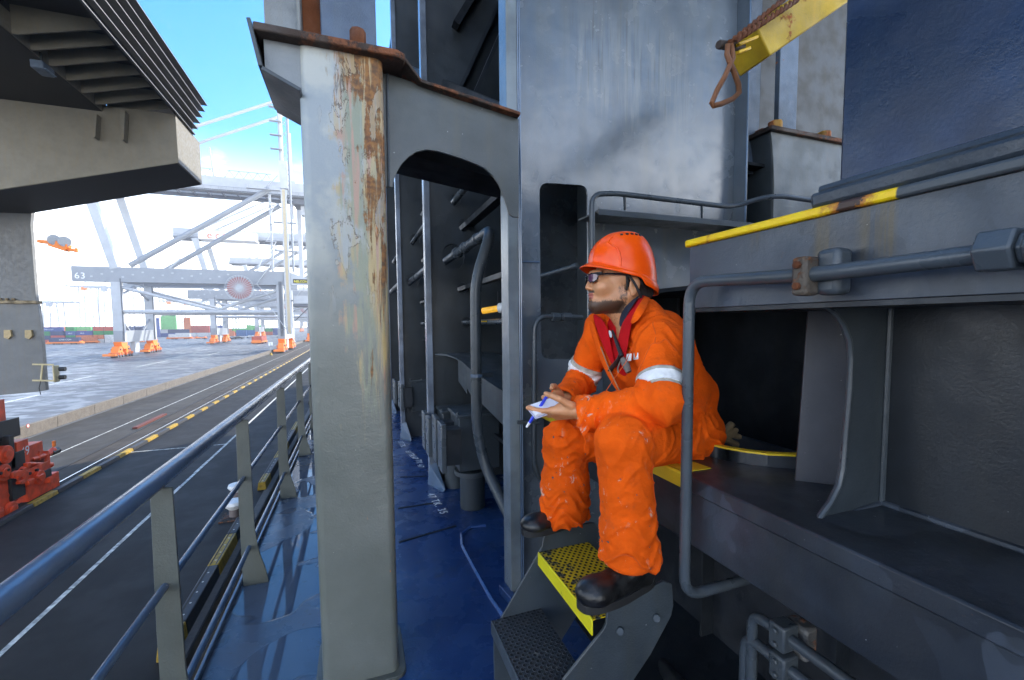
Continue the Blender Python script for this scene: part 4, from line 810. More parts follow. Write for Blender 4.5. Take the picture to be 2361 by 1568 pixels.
# ---------------------------------------------------------------- far cranes
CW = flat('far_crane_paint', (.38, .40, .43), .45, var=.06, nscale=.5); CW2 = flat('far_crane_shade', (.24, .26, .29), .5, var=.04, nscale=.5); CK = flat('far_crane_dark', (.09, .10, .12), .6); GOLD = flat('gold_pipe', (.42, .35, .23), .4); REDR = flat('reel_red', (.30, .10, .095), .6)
Yn = onZ(300, 822, ZQ).y; Yf = Yn + 20; Ym = (Yn + Yf) / 2
def G(u, v, y=None): return onY(u, v, Yn if y is None else y)
k1_ = thing('gantry_crane', 'pale grey quay crane numbered 63 with a red spoked cable reel', 'crane', (-30, Yn, ZQ), 'quay cranes along the rail')
ZP0, ZP1 = G(290, 617).z, G(290, 651).z; xL, xW = G(272, 700).x, G(647, 700).x; xA2 = G(168, 620).x; xT = G(668, 640).x
def bxp(nm, mt, x0, x1, y0, y1, z0, z1, bev=0): return MB().box(x0, x1, y0, y1, z0, z1).build(nm, mt, k1_, bev)
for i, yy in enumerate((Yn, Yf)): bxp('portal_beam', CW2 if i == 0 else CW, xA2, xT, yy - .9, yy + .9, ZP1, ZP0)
MB().prism([(xT, Yn - .8, ZP0), (xT, Yn - .8, ZP1), (xT + 6.5, Yn - .8, ZP1 + .2), (xT + 6.5, Yn - .8, ZP1 + 1.6)], (0, 1.6, 0)).build('portal_nose', CW, k1_)
sy = MB().box(xT + 1.0, xT + 5.2, Yn - .9, Yn - .82, ZP1 + .6, ZP1 + 1.9).build('sign_board', M['black'], k1_)
text('NELCON', (xT + 1.25, Yn - .92, ZP1 + .85), (1, 0, 0), (0, 0, 1), .98, flat('sign_yellow', (.85, .75, .02), .5), 'lettering', sy, space=.95, bold=.02)
text('63', (xA2 + .6, Yn - .93, ZP1 + .75), (1, 0, 0), (0, 0, 1), 2.3, M['white'], 'lettering', k1_, bold=.05, space=1.1)
for yy in (Yn, Yf):
    zl_ = G(330, 786).z
    bxp('leg', CW, xL - 1.1, xL + 1.1, yy - .9, yy + .9, zl_, ZP1); bxp('leg_ladder', CK, xL + 1.1, xL + 1.35, yy - .95, yy - .7, zl_, ZP1 + 1)
    bxp('leg', CW, xW - .9, xW + .9, yy - .8, yy + .8, zl_, ZP1)
    za = G(500, 719).z
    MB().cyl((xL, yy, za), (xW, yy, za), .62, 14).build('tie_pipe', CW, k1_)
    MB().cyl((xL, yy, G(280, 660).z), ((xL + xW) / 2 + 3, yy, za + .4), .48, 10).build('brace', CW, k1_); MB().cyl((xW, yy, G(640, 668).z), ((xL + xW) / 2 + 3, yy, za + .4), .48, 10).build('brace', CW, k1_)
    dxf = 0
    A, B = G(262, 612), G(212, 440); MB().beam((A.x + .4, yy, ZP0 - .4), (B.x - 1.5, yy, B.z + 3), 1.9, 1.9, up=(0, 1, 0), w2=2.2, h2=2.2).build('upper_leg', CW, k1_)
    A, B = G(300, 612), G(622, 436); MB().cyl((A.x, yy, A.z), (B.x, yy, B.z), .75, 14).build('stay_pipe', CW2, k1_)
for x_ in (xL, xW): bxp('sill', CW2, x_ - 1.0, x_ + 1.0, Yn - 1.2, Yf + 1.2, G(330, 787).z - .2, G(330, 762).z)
MB().beam((xL, Yn + 1, G(300, 735).z), (xL, Yn + 5.5, G(330, 762).z), .4, .4).build('knee', CW2, k1_); MB().beam((xL, Yf - 1, G(300, 735).z), (xL, Yf - 5.5, G(330, 762).z), .4, .4).build('knee', CW2, k1_)
# bogies
zt_ = G(330, 787).z
for x_ in (xL, xW):
    for yy in (Yn, Yf):
        MB().prism([(x_ - .9, yy - 1.9, zt_), (x_ - .9, yy + 1.9, zt_), (x_ - .9, yy + 1.5, ZQ + 3.0), (x_ - .9, yy + .5, ZQ + 2.2), (x_ - .9, yy - .5, ZQ + 2.2), (x_ - .9, yy - 1.5, ZQ + 3.0)], (1.8, 0, 0)).build('saddle', ORY, k1_, .05)
        for sg_ in (-1, 1):
            MB().prism([(x_ - .8, yy + sg_ * .4, ZQ + 3.0), (x_ - .8, yy + sg_ * 2.9, ZQ + 3.0), (x_ - .8, yy + sg_ * 3.6, ZQ + 1.9), (x_ - .8, yy + sg_ * 3.9, ZQ + 1.3), (x_ - .8, yy + sg_ * .9, ZQ + 1.3), (x_ - .8, yy + sg_ * 1.1, ZQ + 2.0)], (1.6, 0, 0)).build('equaliser', ORY, k1_, .05)
            for q_ in (-.0, 1.5, 2.9): MB().box(x_ - .95, x_ + .95, yy + sg_ * (1.2 + q_) - .55, yy + sg_ * (1.2 + q_) + .55, ZQ + .5, ZQ + 1.35).build('wheel_box', ORY2, k1_, .06)
            MB().cyl((x_ - 1.0, yy + sg_ * 2.3, ZQ + 2.2), (x_ + 1.0, yy + sg_ * 2.3, ZQ + 2.2), .28, 10).build('pivot_pin', CK, k1_)
            MB().box(x_ - 1.3, x_ - .8, yy + sg_ * 1.5, yy + sg_ * 2.6, ZQ + 1.4, ZQ + 2.3).build('drive_motor', ORY2, k1_, .08)
        for d in (-4.1, -2.7, -1.2, 1.2, 2.7, 4.1): MB().cyl((x_ - .6, yy + d, ZQ + .42), (x_ + 1.0, yy + d, ZQ + .42), .42, 12).build('wheel', CK, k1_)
        MB().box(x_ - 1.6, x_ + 1.2, yy - 6.2, yy - 5.0, ZQ + .5, ZQ + 1.1).build('bumper', ORY, k1_)
    bxp('cable_box', CW, x_ - .5, x_ + .5, Yn + 7, Yn + 10, ZQ + .8, zt_)
# tower and boom
tz = G(645, 245).z; tx = G(650, 300).x
for yy in (Yn, Yf): MB().cyl((tx - .5, yy, G(645, 470).z), (tx - .5, yy, tz), .62, 12).build('tower_post', CW, k1_); MB().box(tx - 1.1, tx + 1.1, yy - 1, yy + 1, G(645, 435).z, G(645, 372).z).build('tower_box', CW, k1_)
for dz in (.0, .25, .5, .75): bxp('platform', CW2, tx - 3.2, tx, Yn - 1.6, Yn - .4, tz - 1 - dz * (tz - G(645, 372).z), tz - .8 - dz * (tz - G(645, 372).z))
A = G(655, 440); B = G(667, 770); MB().box(A.x - .4, A.x + .4, Yn - 1.4, Yn - 1.0, B.z, A.z).build('gold_duct', GOLD, k1_); MB().box(A.x - .8, A.x - .4, Yn - 1.45, Yn - .9, B.z, A.z).box(A.x + .4, A.x + .75, Yn - 1.45, Yn - .9, B.z, A.z).build('duct_frame', CW, k1_)
MB().box(xW - .2, xW + .6, Yn - 1.2, Yn - .9, G(645, 775).z, ZP1 + 1).build('chain_guard', CK, k1_)
bxp('tower_leg', CW, A.x + 1.2, A.x + 2.6, Yf - .7, Yf + .7, ZP0, G(645, 440).z)
zb0, zb2 = G(600, 452, Ym).z, G(600, 424, Ym).z; xb0 = -78; xb1_ = -7
for yy in (Ym - 3.5, Ym + 3.5):
    bxp('boom_girder', CW, xb0, xb1_, yy - .6, yy + .6, zb0, zb2); bxp('boom_rail_beam', CK, xb0, xb1_, yy - .75, yy + .75, zb0 - .9, zb0 - .02)
m = MB(); [m.box(x, x + .3, Ym - 3, Ym + 3, zb0 - .6, zb0 - .1) for x in range(-78, -7, 4)]; m.build('boom_cross_member', CK, k1_)
m = MB(); [m.box(x, x + .08, Ym - 4.6, Ym - 4.52, zb0 - .5, zb0 + .9) for x in range(-78, -7, 2)]; m.box(xb0, xb1_, Ym - 4.6, Ym - 4.52, zb0 + .82, zb0 + .9).box(xb0, xb1_, Ym - 4.9, Ym - 4.1, zb0 - .55, zb0 - .45); m.build('boom_walkway', CW2, k1_)
for yy in (Yn + 5, Yf - 5):
    A, B = G(450, 292, Yn), G(640, 205, Yn); MB().cyl((A.x, yy - 5, A.z), (tx, yy - 5, tz + 2), .42, 10).build('top_stay', CW, k1_); MB().cyl((A.x, yy - 5, A.z), (xb0 + 12, yy, zb2), .42, 10).build('top_stay', CW, k1_)
A = G(475, 330); MB().cyl((A.x, Yn + 3, A.z), (A.x, Yn + 6, zb2), .22, 8).build('hanger', CW, k1_)
m = MB()
for q_ in range(9):
    z0_ = G(645, 470).z + q_ * (tz - G(645, 470).z) / 9; z1_ = z0_ + (tz - G(645, 470).z) / 9
    m.beam((tx - .5, Yn, z0_), (tx + 1.6, Yn, z1_), .16, .16).beam((tx + 1.6, Yn, z0_), (tx - .5, Yn, z1_), .16, .16)
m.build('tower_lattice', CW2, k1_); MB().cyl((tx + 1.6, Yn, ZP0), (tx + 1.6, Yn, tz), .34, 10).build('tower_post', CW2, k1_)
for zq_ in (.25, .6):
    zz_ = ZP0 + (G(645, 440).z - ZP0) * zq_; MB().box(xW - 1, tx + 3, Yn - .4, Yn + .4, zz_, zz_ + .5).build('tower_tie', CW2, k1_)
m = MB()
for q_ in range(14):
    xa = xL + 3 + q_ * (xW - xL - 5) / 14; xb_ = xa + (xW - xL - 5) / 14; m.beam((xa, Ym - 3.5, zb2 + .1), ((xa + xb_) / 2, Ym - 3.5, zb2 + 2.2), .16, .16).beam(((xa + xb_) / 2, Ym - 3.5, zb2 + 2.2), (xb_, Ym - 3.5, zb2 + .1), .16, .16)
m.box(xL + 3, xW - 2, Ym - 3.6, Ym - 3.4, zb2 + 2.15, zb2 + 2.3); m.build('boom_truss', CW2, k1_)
MB().box(xW + 6, xW + 11, Ym - 2, Ym + 2, zb0 - 5.5, zb0 - 2.6).build('trolley_cab', CW, k1_); MB().box(xW + 4, xW + 12, Ym - 4, Ym + 4, zb0 - 2.6, zb0 - 1).build('trolley', CK, k1_)
for v_, u0_, u1_ in ((655, 285, 640), (691, 640, 700)): MB().box(G(u0_, v_).x, G(u1_, v_).x, Yn + 2, Yn + 2.6, G(500, v_).z - .25, G(500, v_).z + .25).build('cable_tray', CW2, k1_)
m = MB()
for q_ in range(16): xx_ = xA2 + 4 + q_ * 2.3; m.box(xx_, xx_ + .5, Yn - .96, Yn - .9, ZP1 + 1.2 + .7 * (q_ % 3), ZP1 + 1.6 + .7 * (q_ % 3))
m.build('inspection_plates', CW, k1_)
for x_ in (xL, xW):
    MB().cyl((x_, Yn + 1, ZP1 - 4), (x_, Ym, ZP1 - .5), .35, 8).build('side_brace', CW2, k1_); MB().cyl((x_, Yf - 1, ZP1 - 4), (x_, Ym, ZP1 - .5), .35, 8).build('side_brace', CW2, k1_)
    MB().box(x_ - .7, x_ + .7, Yn, Yf, ZP1 + .4, ZP0 - .3).build('end_beam', CW2, k1_)
# platforms and stairs near tower
m = MB()
for v_ in (600, 560, 520, 478): 
    z_ = G(640, v_).z; m.box(xW - 3.2, xW - .2, Yn - 1.5, Yn - .9, z_, z_ + .12); m.box(xW - 3.2, xW - .2, Yn - 1.5, Yn - 1.45, z_ + 1.0, z_ + 1.06)
for a_, b__ in ((600, 560), (560, 520), (520, 478)): m.beam((xW - 3, Yn - 1.2, G(640, a_).z), (xW - .4, Yn - 1.2, G(640, b__).z), .5, .12)
m.box(xW - 2.0, xW - 1.4, Yn - .4, Yn + .2, ZP0, G(640, 450).z); m.build('stair_tower', CW, k1_)
m = MB(); z_ = G(610, 440).z
for kx in range(-24, 2, 2): m.box(xW + kx * .3, xW + kx * .3 + .07, Yn - 2.2, Yn - 2.1, z_, z_ + 1.1)
m.box(xW - 7.5, xW + 1.5, Yn - 2.2, Yn - 2.1, z_ + 1.0, z_ + 1.1).box(xW - 7.5, xW + 1.5, Yn - 2.4, Yn - .9, z_ - .1, z_ + .05); m.beam((xW - 9.5, Yn - 1.5, z_ + 3.5), (xW - 6, Yn - 1.5, z_), .5, .15).beam((xW + 1, Yn - 1.5, z_ + 4.5), (xW - 3, Yn - 1.5, z_), .6, .2); m.build('head_platform', CW, k1_)
m = MB(); z_ = ZP0
for x in np.arange(xL + 2, xW, 1.6): m.box(x, x + .06, Yn - .85, Yn - .8, z_, z_ + 1.1)
m.box(xL + 2, xW, Yn - .85, Yn - .8, z_ + 1.05, z_ + 1.12); m.build('beam_handrail', CW, k1_)
m = MB(); m.beam((xW - 6, Yn - 1.6, ZP1), (xW - 2, Yn - 1.6, ZP0 + 2), .7, .15).beam((xW - 6, Yn - 1.6, ZP1), (xW - 2.6, Yn - 1.6, ZP1 - 4), .7, .15).beam((xW - 2, Yn - 1.6, ZP1 - 8), (xW + 4, Yn - 1.6, ZQ + 3), .6, .15).box(xW - 6.5, xW - 1, Yn - 2.2, Yn - 1.2, ZP1 - .1, ZP1); m.build('access_stair', CW, k1_)
m = MB(); zz = ZP0
for (x0, x1, h) in ((-50, -47, 3.2), (xW - 6, xW - 4.6, 4)): m.beam((x0, Yn, zz), (x1, Yn, zz + h), .35, .35)
m.build('beam_fitting', CW, k1_)
bxp('trolley_track', CW2, xA2 + 12, xW, Ym - .5, Ym + .5, ZP1 - .3, ZP1 + 1.2)
# cable reel
rc_ = G(552, 664, Yn - 2.2); rr = (G(585, 664, Yn - 2.2) - rc_).length
reel = MB()
for k in range(28):
    a = 2 * math.pi * k / 28; reel.beam(rc_ + V((0, -.15, 0)), rc_ + V((math.cos(a) * rr, -.15, math.sin(a) * rr)), .17, .12, up=(0, 1, 0))
ring_ = [rc_ + V((math.cos(2 * math.pi * k / 40) * rr, -.15, math.sin(2 * math.pi * k / 40) * rr)) for k in range(40)]
reel.tube(ring_, .07, 6, closed=True); reel.cyl(rc_ + V((0, -.4, 0)), rc_ + V((0, .5, 0)), .55, 14)
rd = MB().cyl(rc_, rc_ + V((0, .35, 0)), rr * .86, 40).build('cable_reel', REDR, k1_); reel.build('spokes', CW, rd)
# the quay-side operator hut
bxp('electrical_house', CW, xT + .8, xT + 5, Yn, Yn + 6, G(680, 700).z, G(680, 682).z); bxp('hut_floor', CK, xT + .6, xT + 6.4, Yn - .5, Yn + 7, G(680, 707).z, G(680, 701).z); MB().beam((xT + 5, Yn + 4, G(680, 706).z), (xT + .5, Yn + 4, G(680, 740).z), .3, .3).build('hut_brace', CK, k1_)
# copies farther along
dY2 = (onZ(488, 793, ZQ).y - Yn)
def crane_copy(dy, label):
    c = dup(k1_, (0, dy, 0), label)
    for ch in list(c.children):
        if ch.name.startswith('lettering'): bpy.data.objects.remove(ch)
    return c
c2 = crane_copy(dY2, 'second pale crane with orange lettered panel behind the crane numbered 63')
pan = MB(); P0 = onY(515, 575, Yn + dY2 + 2), onY(580, 536, Yn + dY2 + 2)
pb_ = MB().box(P0[0].x - 9, P0[0].x + 14, Yn + dY2 - 1, Yn + dY2 + 8, onY(500, 553, Yn + dY2).z, onY(500, 533, Yn + dY2).z).build('machine_house', flat('house_white', (.75, .74, .72), .5), c2)
q = onY(477, 549, Yn + dY2 - 1.05); text('ect', q, (1, 0, 0), (0, 0, 1), 4.4, flat('ect_orange', (.70, .10, .005), .5), 'lettering', c2, space=1.5, bold=.03)
c3 = crane_copy(dY2 * 2.1, 'third pale crane just left of the rusted column'); 
for i in range(3):
    m = crane_copy(dY2 * (3.4 + i * 1.6), 'faint far crane %s in the haze along the quay' % ('beyond the third one', 'beyond four others', 'farthest down the rail')[i])
# hanging spreader
sp = thing('spreader', 'orange container spreader hanging in mid air beside the cream crane leg', 'spreader', onY(133, 565, 60))
ys_ = 60
def S(u, v, y=ys_): return onY(u, v, y)
MB().beam(S(92, 557), S(120, 559), .5, .35).beam(S(118, 560), S(158, 573), .9, .75).beam(S(155, 573), S(176, 579), .5, .3).build('frame', ORY, sp, .03)
MB().beam(S(90, 553), S(90, 560), .25, .25).beam(S(176, 572), S(176, 580), .25, .25).beam(S(158, 576), S(178, 580), .4, .2).build('end_guide', ORY, sp, .03)
for u in (125, 149): MB().cyl(S(u, 553 if u < 130 else 557, 59.5), S(u, 553 if u < 130 else 557, 60.3), .55, 20).build('sheave', flat('sheave_grey', (.35, .36, .37), .5) if 'sheave_grey' not in bpy.data.materials else bpy.data.materials['sheave_grey'], sp, .05)
for u in (120, 130, 144, 154): MB().cyl(S(u, 550), S(u, 550) + V((0, 0, 40)), .012, 6).build('rope', CW, sp)
# ---------------------------------------------------------------- containers, vehicles
cont_cols = {'blue': (.035, .07, .26), 'blue2': (.02, .11, .30), 'green': (.02, .22, .06), 'red': (.45, .07, .04), 'orange': (.55, .15, .05), 'white': (.6, .6, .6), 'navy': (.02, .04, .12), 'lightgreen': (.12, .45, .12)}
CM = {}
def corr(name, col):
    m, nt, b = newmat(name); g = nd(nt, 'ShaderNodeNewGeometry'); s = nd(nt, 'ShaderNodeSeparateXYZ'); nt.links.new(g.outputs['Position'], s.inputs[0])
    wv = mth(nt, 'SINE', mth(nt, 'MULTIPLY', mth(nt, 'ADD', s.outputs[0], s.outputs[1]), 22)); c = mixc(nt, ramp(nt, noi(nt, pos(nt), 1.5, 5), .3, .7), tuple(x * .8 for x in col), tuple(x * 1.15 for x in col)); nt.links.new(c, b.inputs['Base Color']); b.inputs['Roughness'].default_value = .5; bump(nt, b, wv, .7, .08); return m
for k, c_ in cont_cols.items(): CM[k] = corr('container_' + k, c_)
protos = {}
def container(x, y, z, L, h, colr, label, group='stacked shipping containers', d=2.0, word=None, along='x'):
    t = thing('shipping_container', label, 'container', (x, y, z), group)
    key = (round(L, 2), round(h, 2), colr, d)
    if key not in protos:
        a = MB().box(x + .1, x + L - .1, y + .04, y + d - .04, z + .08, z + h - .08).build('panel', CM[colr], t)
        f = MB()
        for xx in (x, x + L - .14):
            for yy in (y, y + d - .14): f.box(xx, xx + .14, yy, yy + .14, z, z + h)
        for zz in (z, z + h - .12): f.box(x, x + L, y, y + .1, zz, zz + .12).box(x, x + L, y + d - .1, y + d, zz, zz + .12)
        f.box(x, x + L, y, y + d, z + h - .07, z + h - .01)
        b_ = f.build('frame', CM[colr], t); protos[key] = (a, b_)
    else:
        for o in protos[key]: c_ = o.copy(); C.objects.link(c_); c_.parent = t
    if word: text(word, (x + L * .28, y - .02, z + h * .32), (1, 0, 0), (0, 0, 1), h * .42, M['white'], 'lettering', t, bold=.02)
    return t
hC_ = 2.12
def px2(u, v=795): return onZ(u, v, ZQ)
bs = onZ(150, 794, ZQ); Ys = bs.y + 12
def xu_(u, y=None): return onY(u, 780, y or Ys).x
rowsp = [(85, 148, ['red', 'green', 'blue', 'navy'][:0])]
cols = [(78, 116, ['red', 'navy', 'green', None]), (117, 150, ['orange', 'red', 'navy', None]), (152, 174, ['red', 'green', 'blue', 'green']), (175, 214, ['red', 'orange', 'blue', None]), (175, 214, []), (216, 240, ['white', 'orange', 'green', 'red']), (241, 268, ['white', 'white', 'green', 'red']), (270, 300, ['white', 'blue', 'red', None]), (300, 330, ['orange', 'blue', 'white', None])]
wordd = {'green': 'CMA CGM', 'blue': 'CMA CGM'}
names_ = ['bottom', 'second', 'third', 'top']
for ci, (u0, u1, cs) in enumerate(cols):
    x0, x1 = xu_(u0), xu_(u1)
    for r, colr in enumerate(cs):
        if colr: container(x0, Ys, ZQ + r * hC_, x1 - x0 - .15, hC_, colr, '%s container, %s level, %s stack to the right of the cream crane leg' % ({'navy': 'dark blue'}.get(colr, colr), names_[r], ordn(ci + 1 - (ci > 4))), word='HLC' if (colr == 'blue' and r == 2 and ci > 1) else None)
container(xu_(83), Ys, ZQ + 3 * hC_, xu_(144) - xu_(83), hC_, 'blue', 'long blue container with white lettering, on top at the far left of the yard', word='CMA CGM')
# truck (automated vehicle) carrying a box
tyre = flat('tyre', (.015, .015, .015), .8)
def agv(x, y, L, load, label, s=1.0, word=None, wid=2.6, color=None, along='x'):
    t = thing('transport_vehicle', label, 'transport vehicle', (x, y, ZQ)); oc = color or ORY
    z = ZQ
    def bb(x0, x1, y0, y1, z0, z1): return (x + x0, x + x1, y + y0, y + y1, z + z0, z + z1) if along == 'x' else (x + y0, x + y1, y + x0, y + x1, z + z0, z + z1)
    MB().box(*bb(0, L, 0, wid, .55 * s, 1.25 * s)).box(*bb(-.6, 1.4, .2, wid - .2, .35 * s, 1.0 * s)).box(*bb(L - 1.4, L + .6, .2, wid - .2, .35 * s, 1.0 * s)).build('chassis', oc, t, .06)
    MB().box(*bb(.1, 1.2, .3, wid - .3, 1.2 * s, 1.75 * s)).box(*bb(L - 1.2, L - .1, .3, wid - .3, 1.2 * s, 1.6 * s)).build('end_housing', oc, t, .05)
    for f in (.2, .35, .72, .86):
        for w_ in (0.02, wid - .4):
            if along == 'x': MB().cyl((x + L * f, y + w_, z + .5 * s), (x + L * f, y + w_ + .38, z + .5 * s), .5 * s, 16).build('wheel', tyre, t, .03)
            else: MB().cyl((x + w_, y + L * f, z + .5 * s), (x + w_ + .38, y + L * f, z + .5 * s), .5 * s, 16).build('wheel', tyre, t, .03)
    if load:
        a = bb(L * .06, L * .94, .1, wid - .1, 1.27 * s, 1.27 * s + 2.1)
        c_ = thing('shipping_container', label.split(' vehicle')[0] + ' vehicle load: ' + load + ' container resting on it', 'container', (a[0], a[2], a[4]))
        MB().box(*a).build('panel', CM[load], c_, .05)
        if word: text(word, (a[0] + L * .3, a[2] - .03, a[4] + .7), (1, 0, 0), (0, 0, 1), 1.0, M['white'], 'lettering', c_, bold=.02)
    return t
A = onZ(108, 795, ZQ); B = onY(186, 790, A.y)
agv(A.x, A.y, (B.x - A.x) , 'navy', 'long orange transport vehicle parked before the container stacks', 1.0, 'CMA CGM')
A2_ = onZ(190, 792, ZQ); agv(A2_.x, A2_.y, onY(222, 790, A2_.y).x - A2_.x, 'orange', 'shorter orange transport vehicle just right of the long one', .9)
A = onZ(1750 * .3309, 403.5 + 1178 * .3309, ZQ); agv(A.x, A.y, 14, 'red', 'orange vehicle heading away across the yard with a red box', 1.0, along='y', wid=4.2)
A = onZ(449, 782, ZQ); agv(A.x, A.y, 6, None, 'small yellow orange transport vehicle left of the far crane bogies', .9)
A = onZ(385, 783, ZQ); agv(A.x, A.y, 13, 'white', 'orange vehicle with a white box beyond the crane numbered 63', 1.0)
# far stacks
far_ = [(372, 408, 774, 12, 'lightgreen'), (376, 392, 770, 12, 'lightgreen'), (393, 407, 770, 12, 'green'), (510, 529, 777, 2, 'red'), (545, 568, 775, 2, 'blue2'), (569, 592, 775, 2, 'blue2'), (615, 646, 772, 2, 'blue2'), (528, 540, 777, 2, 'orange'), (340, 368, 778, 3, 'blue'), (425, 440, 776, 3, 'orange')]
for k, (u0, u1, v, n, colr) in enumerate(far_):
    q = onZ(u0, v, ZQ); L = onY(u1, v, q.y).x - q.x; hh = 2.2 * q.y / 180
    for r in range(1 if n == 2 else 3): container(q.x, q.y, ZQ + r * hh, L, hh, colr, '%s container, %s level, %s group of the far row along the yard' % ({'lightgreen': 'bright green', 'blue2': 'sea blue'}.get(colr, colr), names_[r], ('first', 'second', 'third', 'fourth', 'fifth', 'sixth', 'seventh', 'eighth', 'ninth', 'tenth')[k]), 'far row of containers')
# far cars
random.seed(11)
for k, (u, v, nm_, cc_) in enumerate(((512, 783, 'dark', (.03, .03, .04)), (536, 782, 'black', (.015, .015, .02)), (524, 781, 'grey', (.2, .2, .22)), (566, 779, 'white', (.7, .7, .7)), (577, 778, 'silver', (.4, .42, .45)), (636, 778, 'beige', (.5, .45, .35)), (505, 779, 'pale', (.6, .62, .65)))):
    q = onZ(u, v, ZQ); t = thing('parked_car', '%s parked car among the far yard cars between crane bogies and container truck' % nm_, 'car', q, 'cars parked in the far yard')
    L = 4.6 * 1.35; MB().prism([(q.x, q.y, ZQ + .35), (q.x + L, q.y, ZQ + .35), (q.x + L, q.y, ZQ + .95), (q.x + L * .8, q.y, ZQ + 1.05), (q.x + L * .65, q.y, ZQ + 1.6), (q.x + L * .3, q.y, ZQ + 1.62), (q.x + L * .12, q.y, ZQ + 1.1), (q.x, q.y, ZQ + .95)], (0, 2.2, 0)).build('body', flat('car_' + nm_, cc_, .3), t, .08)
    for f in (.2, .8): MB().cyl((q.x + L * f, q.y - .05, ZQ + .36), (q.x + L * f, q.y + 2.2, ZQ + .36), .36, 12).build('wheel', tyre, t)
# sign post by the barrier
q = onZ(625, 819, ZQ); t = thing('sign_post', 'small white sign on a post with yellow foot near the barrier end', 'sign', q)
MB().cyl(q, q + V((0, 0, 3.4)), .07, 8).build('pole', CW2, t); MB().cbox(q + V((0, 0, 3.2)), 1.1, .08, 1.0).build('board', M['white'], t, .05); MB().cyl(q, q + V((0, 0, .7)), .4, 10, r2=.2).build('foot', ky, t)
q = onZ(452, 792, ZQ); t = thing('board_sign', 'low white board standing on the yard left of the far bogies', 'sign', q); MB().cbox(q + V((0, 0, 1.6)), 7.0, .1, 1.2).build('board', flat('board_w', (.5, .52, .55), .6), t); MB().cbox(q + V((-3, 0, .5)), .15, .1, 1.).build('leg', CW2, t); MB().cbox(q + V((3, 0, .5)), .15, .1, 1.).build('leg', CW2, t)
# yard far skyline of stacking cranes
random.seed(5)
sk = [(100, 0), (185, 1), (345, 0), (380, 1), (230, 0), (300, 1), (420, 1), (468, 0), (508, 1), (545, 0), (590, 1), (625, 0)]
for k, (u, ty) in enumerate(sk):
    Yk = 480 + 40 * (k % 4); p_ = onY(u, 760, Yk); x = p_.x; hgt = (20 + 9 * (k % 3)) * Yk / 330
    t = thing('stacking_crane', '%s among the pale far skyline cranes, %s' % ('low orange footed crane' if ty else 'taller pale crane', ('at the far left', 'second from the left', 'behind crane leg', 'behind portal middle', 'behind the stacks', 'left of the grey leg', 'over the green boxes', 'left of the far bogies', 'behind the parked cars', 'over the blue boxes', 'behind the red box vehicle', 'near the quay')[k]), 'crane', (x, Yk, ZQ))
    m = MB()
    for dx in (0, 11):
        for dy in (0, 9): m.beam((x + dx, Yk + dy, ZQ), (x + dx + (1 if dx == 0 else -1), Yk + dy, ZQ + hgt), .8, .8)
    m.build('leg', CW, t); MB().box(x - 9, x + 22, Yk, Yk + 1.5, ZQ + hgt, ZQ + hgt + 1.6).box(x - 9, x + 22, Yk + 7.5, Yk + 9, ZQ + hgt, ZQ + hgt + 1.6).build('girder', CW, t)
    m = MB(); m.beam((x, Yk, ZQ + hgt * .3), (x + 11, Yk, ZQ + hgt), .4, .4).beam((x + 5, Yk, ZQ + hgt + 1.6), (x + 8, Yk, ZQ + hgt + 9), .5, .5).beam((x + 8, Yk, ZQ + hgt + 9), (x - 8, Yk, ZQ + hgt + 1.6), .3, .3).beam((x + 8, Yk, ZQ + hgt + 9), (x + 21, Yk, ZQ + hgt + 1.6), .3, .3); m.build('bracing', CW, t)
    MB().box(x - 1, x + 12, Yk - .5, Yk + .5, ZQ, ZQ + 2.0).build('bogie', ORY, t); MB().box(x + 3, x + 7, Yk - 1, Yk + 2, ZQ + hgt - 3, ZQ + hgt).build('cab', ORY if ty else CW, t)
random.seed(21)
for k in range(34):
    u = 90 + k * 16.5; Yk = 430 + random.uniform(-20, 20); q = onY(u, 765, Yk); n = random.choice((1, 2, 2, 3)); colr = random.choice(list(cont_cols)); L = 14
    for r in range(n):
        cn_ = colr if r else random.choice(('red', 'orange', 'blue', 'white'))
        container(q.x, Yk, ZQ + r * 2.9, L, 2.9, cn_, '%s container on the %s layer, %s pile from the left in the hazy back row' % (cn_, names_[r], ordn(k + 1)), 'hazy back row containers', d=2.5)
